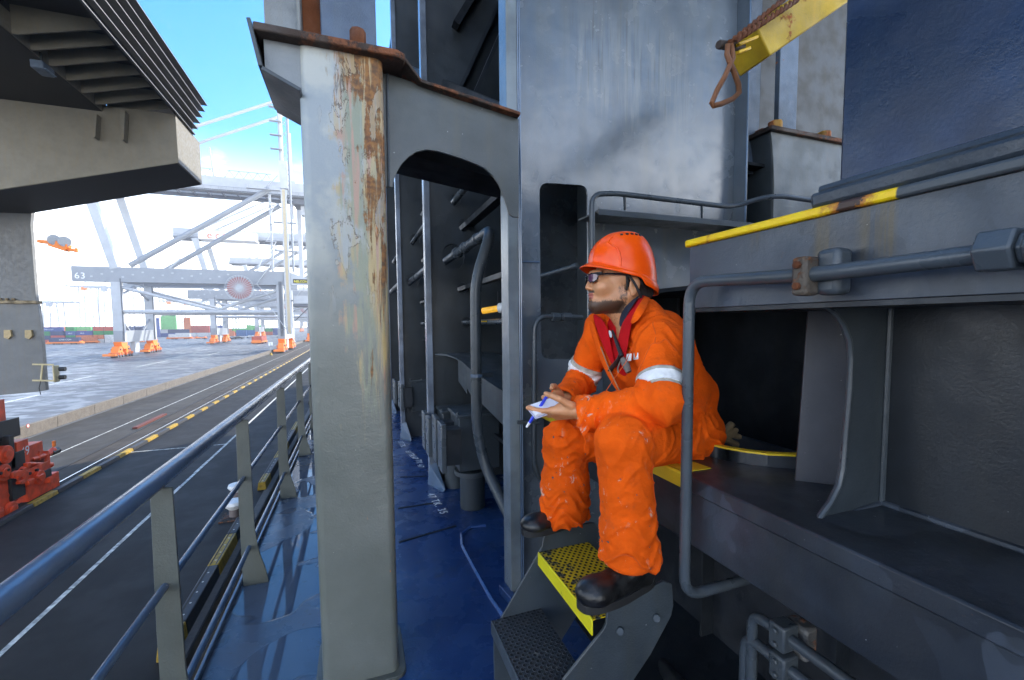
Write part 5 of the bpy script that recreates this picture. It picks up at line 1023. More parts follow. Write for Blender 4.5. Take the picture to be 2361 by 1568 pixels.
# ---------------------------------------------------------------- the seated worker (distance fields meshed into one skin each)
class SDF:
    def __init__(s, lo, hi, h):
        s.lo = np.array(lo, float); s.h = h; s.n = np.ceil((np.array(hi, float) - s.lo) / h).astype(int) + 1
        s.F = np.full(s.n, 9.0, np.float32)
    def sub(s, c0, c1, pad):
        a = np.clip(np.floor((np.minimum(c0, c1) - pad - s.lo) / s.h).astype(int), 0, s.n - 1); b = np.clip(np.ceil((np.maximum(c0, c1) + pad - s.lo) / s.h).astype(int) + 1, 1, s.n)
        g = [s.lo[i] + s.h * np.arange(a[i], b[i]) for i in range(3)]
        return (slice(a[0], b[0]), slice(a[1], b[1]), slice(a[2], b[2])), np.meshgrid(*g, indexing='ij', sparse=True)
    def merge(s, sl, d, k, op):
        A = s.F[sl]
        if op == 'sub': d = -d; h = np.clip(.5 - .5 * (A - d) / k, 0, 1); s.F[sl] = A * (1 - h) + d * h + k * h * (1 - h); return
        h = np.clip(.5 + .5 * (A - d) / k, 0, 1); s.F[sl] = A * (1 - h) + d * h - k * h * (1 - h)
    def cone(s, a, ra, b, rb, k=.02, op='add', flat_=None):
        a = np.array(a, float); b = np.array(b, float); sl, (x, y, z) = s.sub(a, b, max(ra, rb) + 3 * k + .01)
        ba = b - a; L = (ba * ba).sum() + 1e-12; t = np.clip(((x - a[0]) * ba[0] + (y - a[1]) * ba[1] + (z - a[2]) * ba[2]) / L, 0, 1)
        d = np.sqrt((x - a[0] - t * ba[0]) ** 2 + (y - a[1] - t * ba[1]) ** 2 + (z - a[2] - t * ba[2]) ** 2) - (ra + (rb - ra) * t); s.merge(sl, d.astype(np.float32), k, op); return s
    def ell(s, c, r, k=.02, op='add', Rm=None):
        c = np.array(c, float); r = np.array(r, float); sl, (x, y, z) = s.sub(c, c, r.max() + 3 * k + .01); x = x - c[0]; y = y - c[1]; z = z - c[2]
        if Rm is not None: x, y, z = [Rm[0][i] * x + Rm[1][i] * y + Rm[2][i] * z for i in range(3)]
        q = np.sqrt((x / r[0]) ** 2 + (y / r[1]) ** 2 + (z / r[2]) ** 2); g = np.sqrt((x / r[0] ** 2) ** 2 + (y / r[1] ** 2) ** 2 + (z / r[2] ** 2) ** 2) + 1e-9
        s.merge(sl, (q * (q - 1) / g).astype(np.float32), k, op); return s
    def cut(s, p, n, k=.004):       # remove the side the normal points to
        p = np.array(p, float); n = np.array(n, float); n /= np.linalg.norm(n); g = [s.lo[i] + s.h * np.arange(s.n[i]) for i in range(3)]; x, y, z = np.meshgrid(*g, indexing='ij', sparse=True)
        return ((x - p[0]) * n[0] + (y - p[1]) * n[1] + (z - p[2]) * n[2]).astype(np.float32)
    def mesh(s):
        F = s.F; S = F < 0; n = S.shape; c = np.zeros((n[0] - 1, n[1] - 1, n[2] - 1), np.int8); V_ = lambda a, i, j, k: a[i:n[0] - 1 + i, j:n[1] - 1 + j, k:n[2] - 1 + k]
        for i in (0, 1):
            for j in (0, 1):
                for k in (0, 1): c += V_(S, i, j, k)
        mk = (c > 0) & (c < 8); ids = np.argwhere(mk); idx = np.full(mk.shape, -1, np.int64); idx[mk] = np.arange(len(ids)); P = np.zeros((len(ids), 3)); W = np.zeros(len(ids))
        cr = [(i, j, k) for i in (0, 1) for j in (0, 1) for k in (0, 1)]
        for a in cr:
            for ax in range(3):
                if a[ax]: continue
                b = list(a); b[ax] = 1; fa = F[ids[:, 0] + a[0], ids[:, 1] + a[1], ids[:, 2] + a[2]]; fb = F[ids[:, 0] + b[0], ids[:, 1] + b[1], ids[:, 2] + b[2]]; m = (fa < 0) != (fb < 0)
                t = np.where(m, fa / np.where(m, fa - fb, 1), 0); q = np.array(a, float)[None, :].repeat(len(ids), 0); q[:, ax] += t; P[m] += q[m]; W[m] += 1
        P = (P / W[:, None] + ids) * s.h + s.lo; Q = []
        for ax in range(3):
            o = [(1, 2), (2, 0), (0, 1)][ax]; sl0 = [slice(1, -1)] * 3; sl1 = [slice(1, -1)] * 3; sl0[ax] = slice(0, -1); sl1[ax] = slice(1, None)
            m = S[tuple(sl0)] != S[tuple(sl1)]; e = np.argwhere(m); off = np.ones(3, int); off[ax] = 0; e = e + off; sg_ = S[e[:, 0], e[:, 1], e[:, 2]]
            def cell(d1, d2): q = e.copy(); q[:, o[0]] -= d1; q[:, o[1]] -= d2; return idx[q[:, 0], q[:, 1], q[:, 2]]
            q = np.stack([cell(1, 1), cell(0, 1), cell(0, 0), cell(1, 0)], 1); q[~sg_] = q[~sg_][:, ::-1]; Q.append(q)
        Q = np.concatenate(Q); Q = Q[(Q >= 0).all(1)]; return P, Q
def normals(P, Q):
    n = np.cross(P[Q[:, 2]] - P[Q[:, 0]], P[Q[:, 3]] - P[Q[:, 1]]); N = np.zeros_like(P)
    for i in range(4): np.add.at(N, Q[:, i], n)
    return N / (np.linalg.norm(N, axis=1, keepdims=True) + 1e-12)
def smooth(P, Q, it=2, f=.5):
    for _ in range(it):
        A = np.zeros_like(P); c = np.zeros(len(P))
        for i in range(4):
            for j in (1, 3): np.add.at(A, Q[:, i], P[Q[:, (i + j) % 4]]); np.add.at(c, Q[:, i], 1)
        P = P * (1 - f) + f * A / c[:, None]
    return P
def npobj(name, P, Q, mat, parent, attrs=None, sub=0):
    o0 = np.array(wloc(parent)); me = bpy.data.meshes.new(name); me.from_pydata((P - o0).tolist(), [], Q.tolist()); me.polygons.foreach_set('use_smooth', [True] * len(me.polygons)); me.update()
    for k, a in (attrs or {}).items(): me.attributes.new(k, 'FLOAT', 'POINT').data.foreach_set('value', a.astype(np.float32))
    me.materials.append(mat); o = bpy.data.objects.new(name, me); C.objects.link(o); o.parent = parent
    if sub: m = o.modifiers.new('s', 'SUBSURF'); m.levels = m.render_levels = sub
    return o
J = lambda u, v, y: np.array(onY(u, v, y))
person = thing('person', 'seated worker in spattered orange coverall and orange hard hat, gazing left', 'person', (1.2, 1.42, ZB))
K = dict(hipN=J(1586, 1003, 1.33), hipF=J(1540, 1000, 1.53), kneeN=J(1437, 1016, 1.16), kneeF=J(1302, 1018, 1.60), ankN=J(1452, 1290, 1.17), ankF=J(1302, 1192, 1.62),
         shN=J(1522, 795, 1.24), shF=J(1392, 764, 1.60), elN=J(1530, 922, 1.13), elF=J(1338, 880, 1.70), wrN=J(1340, 953, 1.30), wrF=J(1300, 922, 1.52), neck=J(1462, 705, 1.42), chest=J(1475, 815, 1.43), belly=J(1533, 905, 1.43), pelv=J(1574, 985, 1.43))
suit = SDF((.55, .92, .70), (1.62, 1.95, 1.80), .0055)
def buildsuit(s, g=0.0, legs=True):
    s.ell(K['pelv'], (.135 + g, .175 + g, .125 + g), .012); s.ell(K['belly'], (.138 + g, .175 + g, .125 + g), .03); s.ell(K['chest'], (.125 + g, .185 + g, .17 + g), .05)
    s.ell(K['chest'] + np.array([.10, 0, .00]), (.09 + g, .17 + g, .17 + g), .05)
    s.cone(K['shN'], .078 + g, K['neck'] + np.array([.02, -.04, -.03]), .06 + g, .05); s.cone(K['shF'], .075 + g, K['neck'] + np.array([.02, .04, -.03]), .06 + g, .05)
    s.cone(K['shN'] + np.array([.04, .03, -.05]), .08 + g, K['belly'] + np.array([.10, -.05, 0]), .09 + g, .05)
    if legs:
        s.cone(K['hipN'], .108 + g, K['kneeN'], .082 + g, .03); s.cone(K['hipF'], .108 + g, K['kneeF'], .080 + g, .03)
buildsuit(suit)
s = suit
s.cone(K['kneeN'], .082, K['kneeN'] * .6 + K['ankN'] * .4, .080, .02); s.cone(K['kneeN'] * .6 + K['ankN'] * .4, .080, K['ankN'], .087, .02)
s.cone(K['kneeF'], .084, K['kneeF'] * .5 + K['ankF'] * .5, .092, .02); s.cone(K['kneeF'] * .5 + K['ankF'] * .5, .092, K['ankF'], .096, .02)
s.cone(K['shN'], .080, K['elN'], .072, .02); s.cone(K['elN'], .068, K['wrN'] * .45 + K['elN'] * .55, .050, .012); s.cone(K['wrN'] * .45 + K['elN'] * .55, .050, K['wrN'], .050, .012); s.cone(K['wrN'] + (K['elN'] - K['wrN']) * .22 + np.array([0, 0, -.008]), .048, K['wrN'] + np.array([0, 0, -.026]), .048, .012)
s.cone(K['shF'], .075, K['elF'], .064, .02); s.cone(K['elF'], .062, K['wrF'], .048, .012)
# hems cut flat
def hem(a, b, extra, name):
    a = np.array(a); d = (b - a) / np.linalg.norm(b - a); p = b + d * extra
    pl_ = s.cut(p, d); sl, g = s.sub(p, p, .17); x, y, z = g
    near_ = (np.sqrt((x - p[0]) ** 2 + (y - p[1]) ** 2 + (z - p[2]) ** 2) < .16)
    s.F[sl] = np.where(near_, np.maximum(s.F[sl], pl_[sl]), s.F[sl]); return p, d
hem(K['kneeN'], K['ankN'], .0, ''); hem(K['kneeF'], K['ankF'], .0, '')
hem(K['elN'], K['wrN'], .004, ''); hem(K['elF'], K['wrF'], .004, '')
for a, b, r in ((K['kneeN'], K['ankN'], .074), (K['kneeF'], K['ankF'], .082), (K['elN'], K['wrN'] + np.array([0, 0, -.01]), .042), (K['elF'], K['wrF'], .038)):
    d = (b - a) / np.linalg.norm(b - a); s.cone(b - d * .035, r, b + d * .08, r, .004, 'sub')
# front opening and neck hole
s.cone(K['neck'] + np.array([.0, 0, .02]), .060, K['neck'] + np.array([-.03, 0, .2]), .08, .01, 'sub')
cyf = lambda u, o=-.012: 1.533 - .0029 * (u - 1380) + o
fr = [J(1406, 728, 1.45), J(1408, 790, 1.44), J(1424, 850, 1.40), J(1440, 905, 1.36)]
for p, q, r0, r1 in zip(fr, fr[1:], (.070, .056, .034), (.056, .034, .008)): s.cone(p, r0, q, r1, .006, 'sub')
P, Q = s.mesh(); P = smooth(P, Q, 2)
N = normals(P, Q)
# folds
limbs = [('hipN', 'kneeN', .009, .004), ('kneeN', 'ankN', .007, .009), ('hipF', 'kneeF', .007, .005), ('kneeF', 'ankF', .008, .009), ('shN', 'elN', .004, .009), ('elN', 'wrN', .011, .006), ('shF', 'elF', .005, .009), ('elF', 'wrF', .009, .006)]
best = np.full(len(P), 9.); disp = np.zeros(len(P)); T = np.zeros(len(P)); Li = np.full(len(P), -1)
for li, (a, b, w0, w1) in enumerate(limbs):
    A, B = K[a], K[b]; ba = B - A; L = np.linalg.norm(ba); t = np.clip(((P - A) @ ba) / L ** 2, 0, 1); d = np.linalg.norm(P - A - t[:, None] * ba, axis=1); m = d < best; best[m] = d[m]; T[m] = t[m]; Li[m] = li
DD = np.zeros((len(limbs), len(P))); TT = np.zeros_like(DD); AL = np.zeros_like(DD); PRr = []
for li, (a, b, w0, w1) in enumerate(limbs):
    A, B = K[a], K[b]; ba = B - A; L = np.linalg.norm(ba); ax = ba / L; AL[li] = (P - A) @ ax; TT[li] = np.clip(AL[li] / L, 0, 1); DD[li] = np.linalg.norm(P - A - TT[li][:, None] * ba, axis=1); PRr.append(P - A - AL[li][:, None] * ax)
WW = np.exp(-(DD - DD.min(0)) / .012); WW /= WW.sum(0)
fold = np.zeros(len(P)); ridge = lambda v: max(0.0, 1 - abs(v) * 3.2) ** 1.5
for i in range(len(P)):
    p = P[i]; tot = 0
    for li in range(len(limbs)):
        if WW[li, i] < .05: continue
        w0, w1 = limbs[li][2:]; t = TT[li, i]; al = AL[li, i]; pr = PRr[li][i]; far_b = max(0, 1 - max(0, DD[li, i] - .11) / .05)
        wgt = (w0 * max(0, 1 - t * 2.2) + w1 * max(0, t * 2.0 - .9) + .003) * far_b
        tw = noise.noise(V((pr[0] * 9 + li * 7, pr[1] * 9, pr[2] * 7 + al * 4))) * 2.0
        tot += WW[li, i] * wgt * (ridge(noise.noise(V((al * 15 + tw, pr[0] * 6 + li * 3, pr[2] * 6)))) * 1.5 + ridge(noise.noise(V((al * 34 - tw, pr[0] * 9 + li * 3, pr[1] * 9)))) * .25)
    tw2 = noise.noise(V((p[0] * 6, p[1] * 6, p[2] * 6))) * 3
    fold[i] = tot + .005 * noise.noise(V((p[0] * 8, p[1] * 8, p[2] * 8))) + .002 * ridge(noise.noise(V((p[0] * 12 + tw2, p[1] * 14, p[2] * 9 + 9))))
P = P + N * fold[:, None]; P = smooth(P, Q, 1, .3); N = normals(P, Q)
def clothmat(name, base, splat, rough=.85):
    m, nt, b = newmat(name); p = pos(nt); sx = nd(nt, 'ShaderNodeSeparateXYZ'); nt.links.new(p, sx.inputs[0])
    c = mixc(nt, ramp(nt, noi(nt, p, 5, 6, .65), .3, .7), tuple(x * .84 for x in base), tuple(min(1, x * 1.1) for x in base))
    c = mixc(nt, mth(nt, 'MULTIPLY', ramp(nt, noi(nt, p, 11, 6, .7), .53, .68), .35), c, (base[0] * .55, base[1] * .75, base[2] * 1.2 + .02))
    if splat:
        low = ramp(nt, sx.outputs[2], 1.22, 1.0); low = mth(nt, 'MAXIMUM', low, mth(nt, 'MULTIPLY', ramp(nt, sx.outputs[0], .90, .80), .8))
        v1 = noi(nt, pos(nt, (1, 1, .7)), 30, 6, .7, .8); v2 = noi(nt, p, 5, 3); amt = mth(nt, 'ADD', v1, mth(nt, 'MULTIPLY', mth(nt, 'SUBTRACT', mth(nt, 'MULTIPLY', low, v2), .42), .42))
        c = mixc(nt, mth(nt, 'MULTIPLY', ramp(nt, amt, .635, .70), .85), c, (.62, .47, .36))
        v3 = noi(nt, p, 44, 3, .6); c = mixc(nt, mth(nt, 'MULTIPLY', ramp(nt, mth(nt, 'ADD', v3, mth(nt, 'MULTIPLY', low, .05)), .73, .75), 1.0), c, (.10, .09, .10))
        c = mixc(nt, mth(nt, 'MULTIPLY', ramp(nt, noi(nt, pos(nt, (2.5, 2.5, 1)), 9, 6, .7), .60, .70), mth(nt, 'MULTIPLY', low, .45)), c, (.60, .42, .28))
    nt.links.new(c, b.inputs['Base Color']); b.inputs['Roughness'].default_value = rough; b.inputs['Specular IOR Level'].default_value = .2
    b.inputs['Specular IOR Level'].default_value = .12
    wv = noi(nt, p, 420, 2); bump(nt, b, mth(nt, 'ADD', wv, mth(nt, 'MULTIPLY', noi(nt, pos(nt, (1, 1, 1.3)), 34, 5, .6, .8), 2.2)), .55, .004); return m
ORC = clothmat('orange_cloth', (.85, .108, .004), True)
coverall = npobj('coverall', P, Q, ORC, person)
# reflective bands lifted off the sleeves and seams
BAND = flat('reflective_band', (.80, .80, .78), .45, var=.1, nscale=40); BANDG = flat('band_edge', (.42, .38, .31), .7, var=.2, nscale=40)
def band(li, t0, t1, name='reflective_band', mat=BAND, off=.0022, cond=None):
    a, b = limbs[li][:2]; A, B = K[a], K[b]; ba = B - A; L = np.linalg.norm(ba); t = ((P - A) @ ba) / L ** 2; d = np.linalg.norm(P - A - np.clip(t, 0, 1)[:, None] * ba, axis=1)
    m = (t > t0) & (t < t1) & (d < .115) & (Li == li)
    if cond is not None: m &= cond
    ff = Q[m[Q].all(1)]
    if not len(ff): return
    u_, inv = np.unique(ff, return_inverse=True); tc_ = np.clip(t[u_], t0 + .035, t1 - .035); fixp = P[u_] + (tc_ - t[u_])[:, None] * ba; o = npobj(name, fixp + N[u_] * off, inv.reshape(ff.shape), mat, coverall); md = o.modifiers.new('s', 'SOLIDIFY'); md.thickness = .0015; md.offset = -1
band(4, .60, .95, 'band_border', BANDG, .0016); band(4, .66, .90); band(6, .60, .95, 'band_border', BANDG, .0016); band(6, .67, .89)
def ribbon(name, L1, L2, mat, parent, th=.004, sub=2):
    n = len(L1); vs = [V(p) for p in L1] + [V(p) for p in L2]; o = MB().add(vs, [(i, i + 1, n + i + 1, n + i) for i in range(n - 1)]).build(name, mat, parent, sharp=80)
    m = o.modifiers.new('so', 'SOLIDIFY'); m.thickness = th; m.offset = 0; m = o.modifiers.new('s', 'SUBSURF'); m.levels = m.render_levels = sub; return o
def surf_line(pts, nm='seam', r=.0012, mat=None):
    out = []
    for a, b in zip(pts, pts[1:]):
        for k in range(8):
            q = a + (b - a) * k / 8; q = np.array(q); dq = ((P - q) ** 2).sum(1); i = int(dq.argmin()); out.append(V(P[i] * .5 + q * .5 if 0 else P[i] + N[i] * .0005))
    pp_ = [out[0]]
    for q in out[1:]:
        if (q - pp_[-1]).length > .008: pp_.append(q)
    sm = [pp_[0]] + [(pp_[i - 1] + pp_[i] * 2 + pp_[i + 1]) / 4 for i in range(1, len(pp_) - 1)] + [pp_[-1]]
    return MB().tube(sm, r, 6).build(nm, mat or SEAM, coverall)
SEAM = flat('seam_thread', (.62, .09, .008), .9)
surf_line([J(1572, 800, 1.12), J(1540, 770, 1.12), J(1500, 765, 1.12), J(1470, 790, 1.16), J(1458, 840, 1.2), J(1460, 890, 1.2)], 'armhole_seam')
surf_line([J(1492, 700, 1.2), J(1500, 735, 1.15), J(1505, 765, 1.12)], 'shoulder_seam'); surf_line([J(1395, 845, 1.25), J(1380, 800, 1.35)], 'seam')
surf_line([J(1520, 1080, 1.08), J(1516, 1150, 1.1), J(1500, 1240, 1.12), J(1496, 1320, 1.15)], 'leg_seam')
surf_line([J(1392, 1305, 1.1), J(1440, 1318, 1.05), J(1512, 1308, 1.1)], 'hem_stitch'); surf_line([J(1256, 1170, 1.55), J(1290, 1174, 1.53), J(1325, 1168, 1.54)], 'hem_stitch')
tail = [J(1338, 985, 1.255), J(1345, 1000, 1.25), J(1352, 1012, 1.25)]
ribbon('torn_cuff', [J(1326, 965, 1.27), J(1334, 985, 1.26), J(1344, 1008, 1.255)], [J(1372, 968, 1.24), J(1362, 990, 1.245), J(1348, 1009, 1.255)], ORC, coverall, .004); MB().tube([J(1346, 1006, 1.255), J(1350, 1018, 1.256), J(1348, 1030, 1.257), J(1350, 1042, 1.258)], .0015, 5).build('loose_thread', ORC, coverall)
# ---- body (skin) : head in its own frame
fdir = np.array([-.98, .20, -.02]); fdir /= np.linalg.norm(fdir); ldir = np.cross([0, 0, 1.], fdir); ldir /= np.linalg.norm(ldir); udir = np.cross(fdir, ldir)
HO = J(1433, 664, 1.42); HR = np.stack([fdir, ldir, udir], 0)
def HW(p): return HO + np.array(p) @ HR
hd = SDF((-.13, -.11, -.24), (.17, .11, .20), .0022)
hd.ell((-.012, 0, .055), (.105, .078, .098), .02); hd.ell((.040, 0, .0), (.082, .064, .092), .02); hd.ell((.062, 0, -.045), (.060, .050, .042), .02)
for sy_ in (-1, 1):
    hd.cone((.005, sy_ * .052, -.035), .026, (.10, sy_ * .012, -.068), .024, .025); hd.ell((.088, sy_ * .040, .000), (.030, .026, .026), .02); hd.ell((.119, sy_ * .032, .036), (.018, .020, .015), .012, 'sub')
    hd.cone((.112, sy_ * .012, .056), .012, (.098, sy_ * .045, .054), .010, .012); hd.ell((.122, sy_ * .011, -.001), (.010, .008, .007), .006); hd.ell((.104, sy_ * .032, .035), (.013, .013, .013), .004)
    hd.ell((-.016, sy_ * .081, .002), (.021, .007, .033), .004, Rm=np.array([[.97, 0, -.2], [0, 1, 0], [.2, 0, .97]])); hd.ell((-.013, sy_ * .090, .002), (.011, .006, .020), .004, 'sub'); hd.ell((-.010, sy_ * .080, -.026), (.009, .006, .010), .004)
hd.cone((.113, 0, .045), .010, (.130, 0, .008), .0105, .010); hd.ell((.132, 0, .003), (.010, .011, .009), .006)
hd.ell((.118, 0, -.022), (.012, .022, .006), .004); hd.ell((.117, 0, -.033), (.012, .019, .0065), .004); hd.ell((.107, 0, -.060), (.018, .021, .019), .014); hd.cone((.116, -.02, -.028), .0015, (.116, .02, -.028), .0015, .002, 'sub'); hd.ell((.124, 0, -.046), (.006, .016, .005), .006, 'sub')
hd.cone((-.025, 0, -.03), .056, (-.045, 0, -.20), .060, .03); hd.cone((.045, 0, -.085), .018, (.015, 0, -.12), .022, .02); hd.cone((.0, .045, -.04), .02, (.005, .03, -.17), .018, .012)
hP, hQ = hd.mesh(); hP = smooth(hP, hQ, 1); x, y, z = hP.T
nzv = np.array([noise.noise(V((a * 60, b * 60, c * 60))) for a, b, c in hP])
def sst(v, a, b): t = np.clip((v - a) / (b - a), 0, 1); return t * t * (3 - 2 * t)
jaw = sst(z, -.036, -.060) * sst(x, -.01, .03) * sst(z, -.105, -.09) ; side = sst(x, .0, .012) * sst(x, .052, .03) * sst(z, .03, -.0) * sst(np.abs(y), .045, .055) * .8
mus = sst(z, -.005, -.012) * sst(z, -.020, -.016) * sst(x, .09, .105) * sst(np.abs(y), .034, .028)
goat = sst(z, -.040, -.050) * sst(x, .085, .10) * sst(np.abs(y), .026, .014) * .6
chk = sst(z, -.01, -.05) * sst(x, .01, .03) * .35
beard = np.clip(np.maximum.reduce([jaw * .78 + goat, side * .6, mus * .9, chk]) + nzv * .15 * (jaw + side + mus > .1), 0, 1)
lip = sst(np.abs(y), .024, .019) * sst(x, .108, .114) * sst(z, -.042, -.038) * sst(z, -.015, -.019); beard *= 1 - lip
brow = sst(np.abs(z - .052 - .0), .007, .003) * sst(x, .085, .095) * sst(np.abs(y), .010, .016)
def skinmat():
    m, nt, b = newmat('skin'); p = pos(nt); at = lambda n: (lambda a: (setattr(a, 'attribute_name', n), a.outputs['Fac'])[1])(nd(nt, 'ShaderNodeAttribute'))
    c = mixc(nt, ramp(nt, noi(nt, p, 22, 4), .3, .7), (.50, .215, .090), (.60, .285, .135)); c = mixc(nt, at('lip'), c, (.40, .12, .085))
    hn = noi(nt, pos(nt, (1, 1, .45)), 260, 3, .7); k = mth(nt, 'MULTIPLY', ramp(nt, mth(nt, 'ADD', mth(nt, 'MULTIPLY', at('beard'), .66), mth(nt, 'MULTIPLY', hn, .5)), .46, .66), 1.0); c = mixc(nt, mth(nt, 'MULTIPLY', k, .9), c, (.022, .014, .010)); c = mixc(nt, at('brow'), c, (.012, .009, .008))
    nt.links.new(c, b.inputs['Base Color']); b.inputs['Roughness'].default_value = .42; b.inputs['Subsurface Weight'].default_value = .12; b.inputs['Subsurface Radius'].default_value = (.01, .004, .002); b.inputs['Subsurface Scale'].default_value = .5
    bump(nt, b, noi(nt, p, 300, 3), .15, .002); return m
SKIN = skinmat()
hW = hP @ HR + HO
parts = [(hW, hQ, beard, lip, brow)]
# ---- hands
def hand(wr, a, n, thumb, curl, sc_=1.0, tcurl=0.5, spread=.5):
    a = np.array(a, float); a /= np.linalg.norm(a); n = np.array(n, float); n -= a * (n @ a); n /= np.linalg.norm(n); t = np.array(thumb, float); t -= a * (t @ a) + n * (t @ n); t /= np.linalg.norm(t)
    Rh = np.stack([a, t, n], 0); h = SDF((-.09, -.10, -.13), (.20, .11, .06), .0019)
    h.cone((-.07, 0, 0), .028, (-.01, 0, 0), .025, .01)
    for q in (-.9, -.3, .3, .9): h.cone((.0, q * .016, 0), .017, (.082 - abs(q - .2) * .006, q * .033, -.002), .0145, .012)
    h.ell((.03, .028, -.016), (.036, .017, .016), .012)
    for fi, (q, L) in enumerate(((.95, (.040, .025, .020)), (.32, (.045, .029, .021)), (-.32, (.041, .027, .020)), (-.95, (.033, .021, .018)))):
        p = np.array([.084 - abs(q - .2) * .007, q * .0325, -.002]); ang = 0; r = .0098 if fi < 3 else .0086; c_ = curl[fi]
        for si, l in enumerate(L):
            ang += c_[si]; d = np.array([math.cos(ang), q * .03 * spread, -math.sin(ang)]); q2 = p + d * l; h.cone(p, r, q2, r * .92, .0035 if si else .006); p = q2; r *= .92
    p = np.array([.012, .036, -.012]); d = np.array([.72, .62, -.35]); r = .0135
    for si, l in enumerate((.042, .033, .026)):
        d = d / np.linalg.norm(d); q2 = p + d * l; h.cone(p, r, q2, r * .86, .006 if si == 0 else .003); p = q2; r *= .86; d = d + np.array([.35, -.55 * tcurl, -.25 * tcurl])
    hp, hq = h.mesh(); hp = smooth(hp, hq, 1, .4); return hp * sc_ @ Rh + np.array(wr), hq, Rh
wN, tgN = K['wrN'] + np.array([.0, 0, .006]), J(1238, 958, 1.395)
C1 = [(.05, .25, .2), (.08, .3, .2), (.12, .35, .25), (.2, .5, .3)]
hpN, hqN, RN = hand(wN + (tgN - wN) * .10, tgN - wN, (.0, -.62, -.78), (0, -.78, .62), C1, 1.0, .9)
wF, tgF = K['wrF'], J(1222, 945, 1.44)
C2 = [(.5, .8, .4), (.55, .8, .4), (.6, .85, .4), (.6, .9, .4)]
hpF, hqF, RF = hand(wF + (tgF - wF) * .10, tgF - wF, (.25, .95, -.2), (0, -.1, 1), C2, .96, .9)
for hp, hq in ((hpN, hqN), (hpF, hqF)):
    if np.linalg.det(RN if hp is hpN else RF) < 0: hq = hq[:, ::-1]
    parts.append((hp, hq, np.zeros(len(hp)), np.zeros(len(hp)), np.zeros(len(hp))))
if np.linalg.det(HR) < 0: parts[0] = (parts[0][0], parts[0][1][:, ::-1]) + parts[0][2:]
# inner body under the clothes, so the figure is one body from neck to hands and feet
ib = SDF((.55, .92, .70), (1.62, 1.95, 1.72), .010); bs_ = -.022
buildsuit(ib, bs_, True)
for a, b, r in (('kneeN', 'ankN', .045), ('kneeF', 'ankF', .045), ('shN', 'elN', .045), ('elN', 'wrN', .027), ('shF', 'elF', .042), ('elF', 'wrF', .026)): ib.cone(K[a], r + .01, K[b], r, .02)
ib.cone(K['neck'] + np.array([0, 0, .01]), .05, K['neck'] + np.array([.02, 0, -.06]), .06, .03)
for p_, q_, r0_ in zip(fr, fr[1:], (.082, .064, .05)): ib.cone(p_, r0_, q_, r0_ - .014, .004, 'sub')
iP, iQ = ib.mesh(); parts.append((iP, iQ, np.zeros(len(iP)), np.zeros(len(iP)), np.zeros(len(iP))))
o_ = 0; PP, QQ, AA = [], [], [[], [], []]
for p_, q_, *aa in parts: PP.append(p_); QQ.append(q_ + o_); o_ += len(p_); [AA[i].append(a) for i, a in enumerate(aa)]
npobj('body', np.concatenate(PP), np.concatenate(QQ), SKIN, person, dict(beard=np.concatenate(AA[0]), lip=np.concatenate(AA[1]), brow=np.concatenate(AA[2])))
# red inner jacket
rj = SDF((.75, 1.1, 1.1), (1.3, 1.75, 1.72), .006); rs = rj
rj.ell(K['belly'], (.122, .162, .128), .04); rj.ell(K['chest'], (.112, .172, .158), .05); rj.ell(K['chest'] + np.array([.10, 0, 0]), (.08, .16, .16), .05)
for a_, r_ in (('shN', .068), ('shF', .065)): rj.cone(K[a_], r_, K['neck'] + np.array([.02, 0, -.03]), .055, .05)
rj.cone(K['neck'] + np.array([-.01, 0, -.01]), .052, K['neck'] + np.array([-.04, 0, .2]), .07, .006, 'sub'); rj.cone(J(1408, 742, 1.36), .030, J(1415, 800, 1.36), .010, .005, 'sub')
rP, rQ = rj.mesh(); rP = smooth(rP, rQ, 2); RED = clothmat('red_cloth', (.55, .008, .012), False); red = npobj('red_jacket', rP, rQ, RED, person)
# collars
NAVY = flat('navy_cloth', (.012, .014, .03), .9)
def CJ(u, v, o=-.012): return J(u, v, cyf(u, o))
ribbon('red_collar', [J(1494, 664, 1.44), J(1484, 688, 1.30), CJ(1466, 715, -.035), CJ(1456, 748, -.03), CJ(1450, 790, -.026), CJ(1440, 845, -.02)], [J(1478, 672, 1.42), J(1462, 698, 1.36), CJ(1444, 726), CJ(1430, 752), CJ(1422, 790), CJ(1420, 840)], RED, person, .007)
ribbon('red_collar', [CJ(1364, 716, -.01), CJ(1368, 742, -.015), CJ(1380, 775, -.015), CJ(1396, 812, -.015), CJ(1414, 850, -.012)], [CJ(1390, 735, .0), CJ(1400, 752, .0), CJ(1408, 780, .0), CJ(1412, 812, .0), CJ(1422, 850, .0)], RED, person, .007)
ribbon('navy_collar', [J(1480, 678, 1.36), CJ(1460, 702, -.012), CJ(1444, 730, -.018), CJ(1434, 758, -.014)], [J(1468, 676, 1.40), CJ(1446, 698, .02), CJ(1430, 722, .0), CJ(1425, 752, -.005)], NAVY, person, .005)
ribbon('shirt_stripe', [CJ(1402, 760, -.004), CJ(1404, 770, -.006), CJ(1405, 778, -.006)], [CJ(1409, 762, -.006), CJ(1411, 772, -.008), CJ(1412, 780, -.008)], M['white'], person, .003)
ribbon('coverall_collar', [J(1500, 668, 1.50), J(1500, 690, 1.32), J(1488, 716, 1.245), J(1474, 738, 1.235), J(1458, 748, 1.255)], [J(1492, 668, 1.46), J(1482, 688, 1.31), CJ(1468, 708, -.04), CJ(1458, 728, -.04), CJ(1452, 746, -.035)], ORC, coverall, .006)
ribbon('coverall_collar', [CJ(1352, 735, -.0), CJ(1370, 790, -.018), CJ(1390, 850, -.02), CJ(1420, 900, -.02), CJ(1432, 914, -.02)], [CJ(1366, 728, -.02), CJ(1382, 790, -.022), CJ(1401, 848, -.022), CJ(1428, 896, -.02), CJ(1436, 912, -.02)], ORC, coverall, .005)
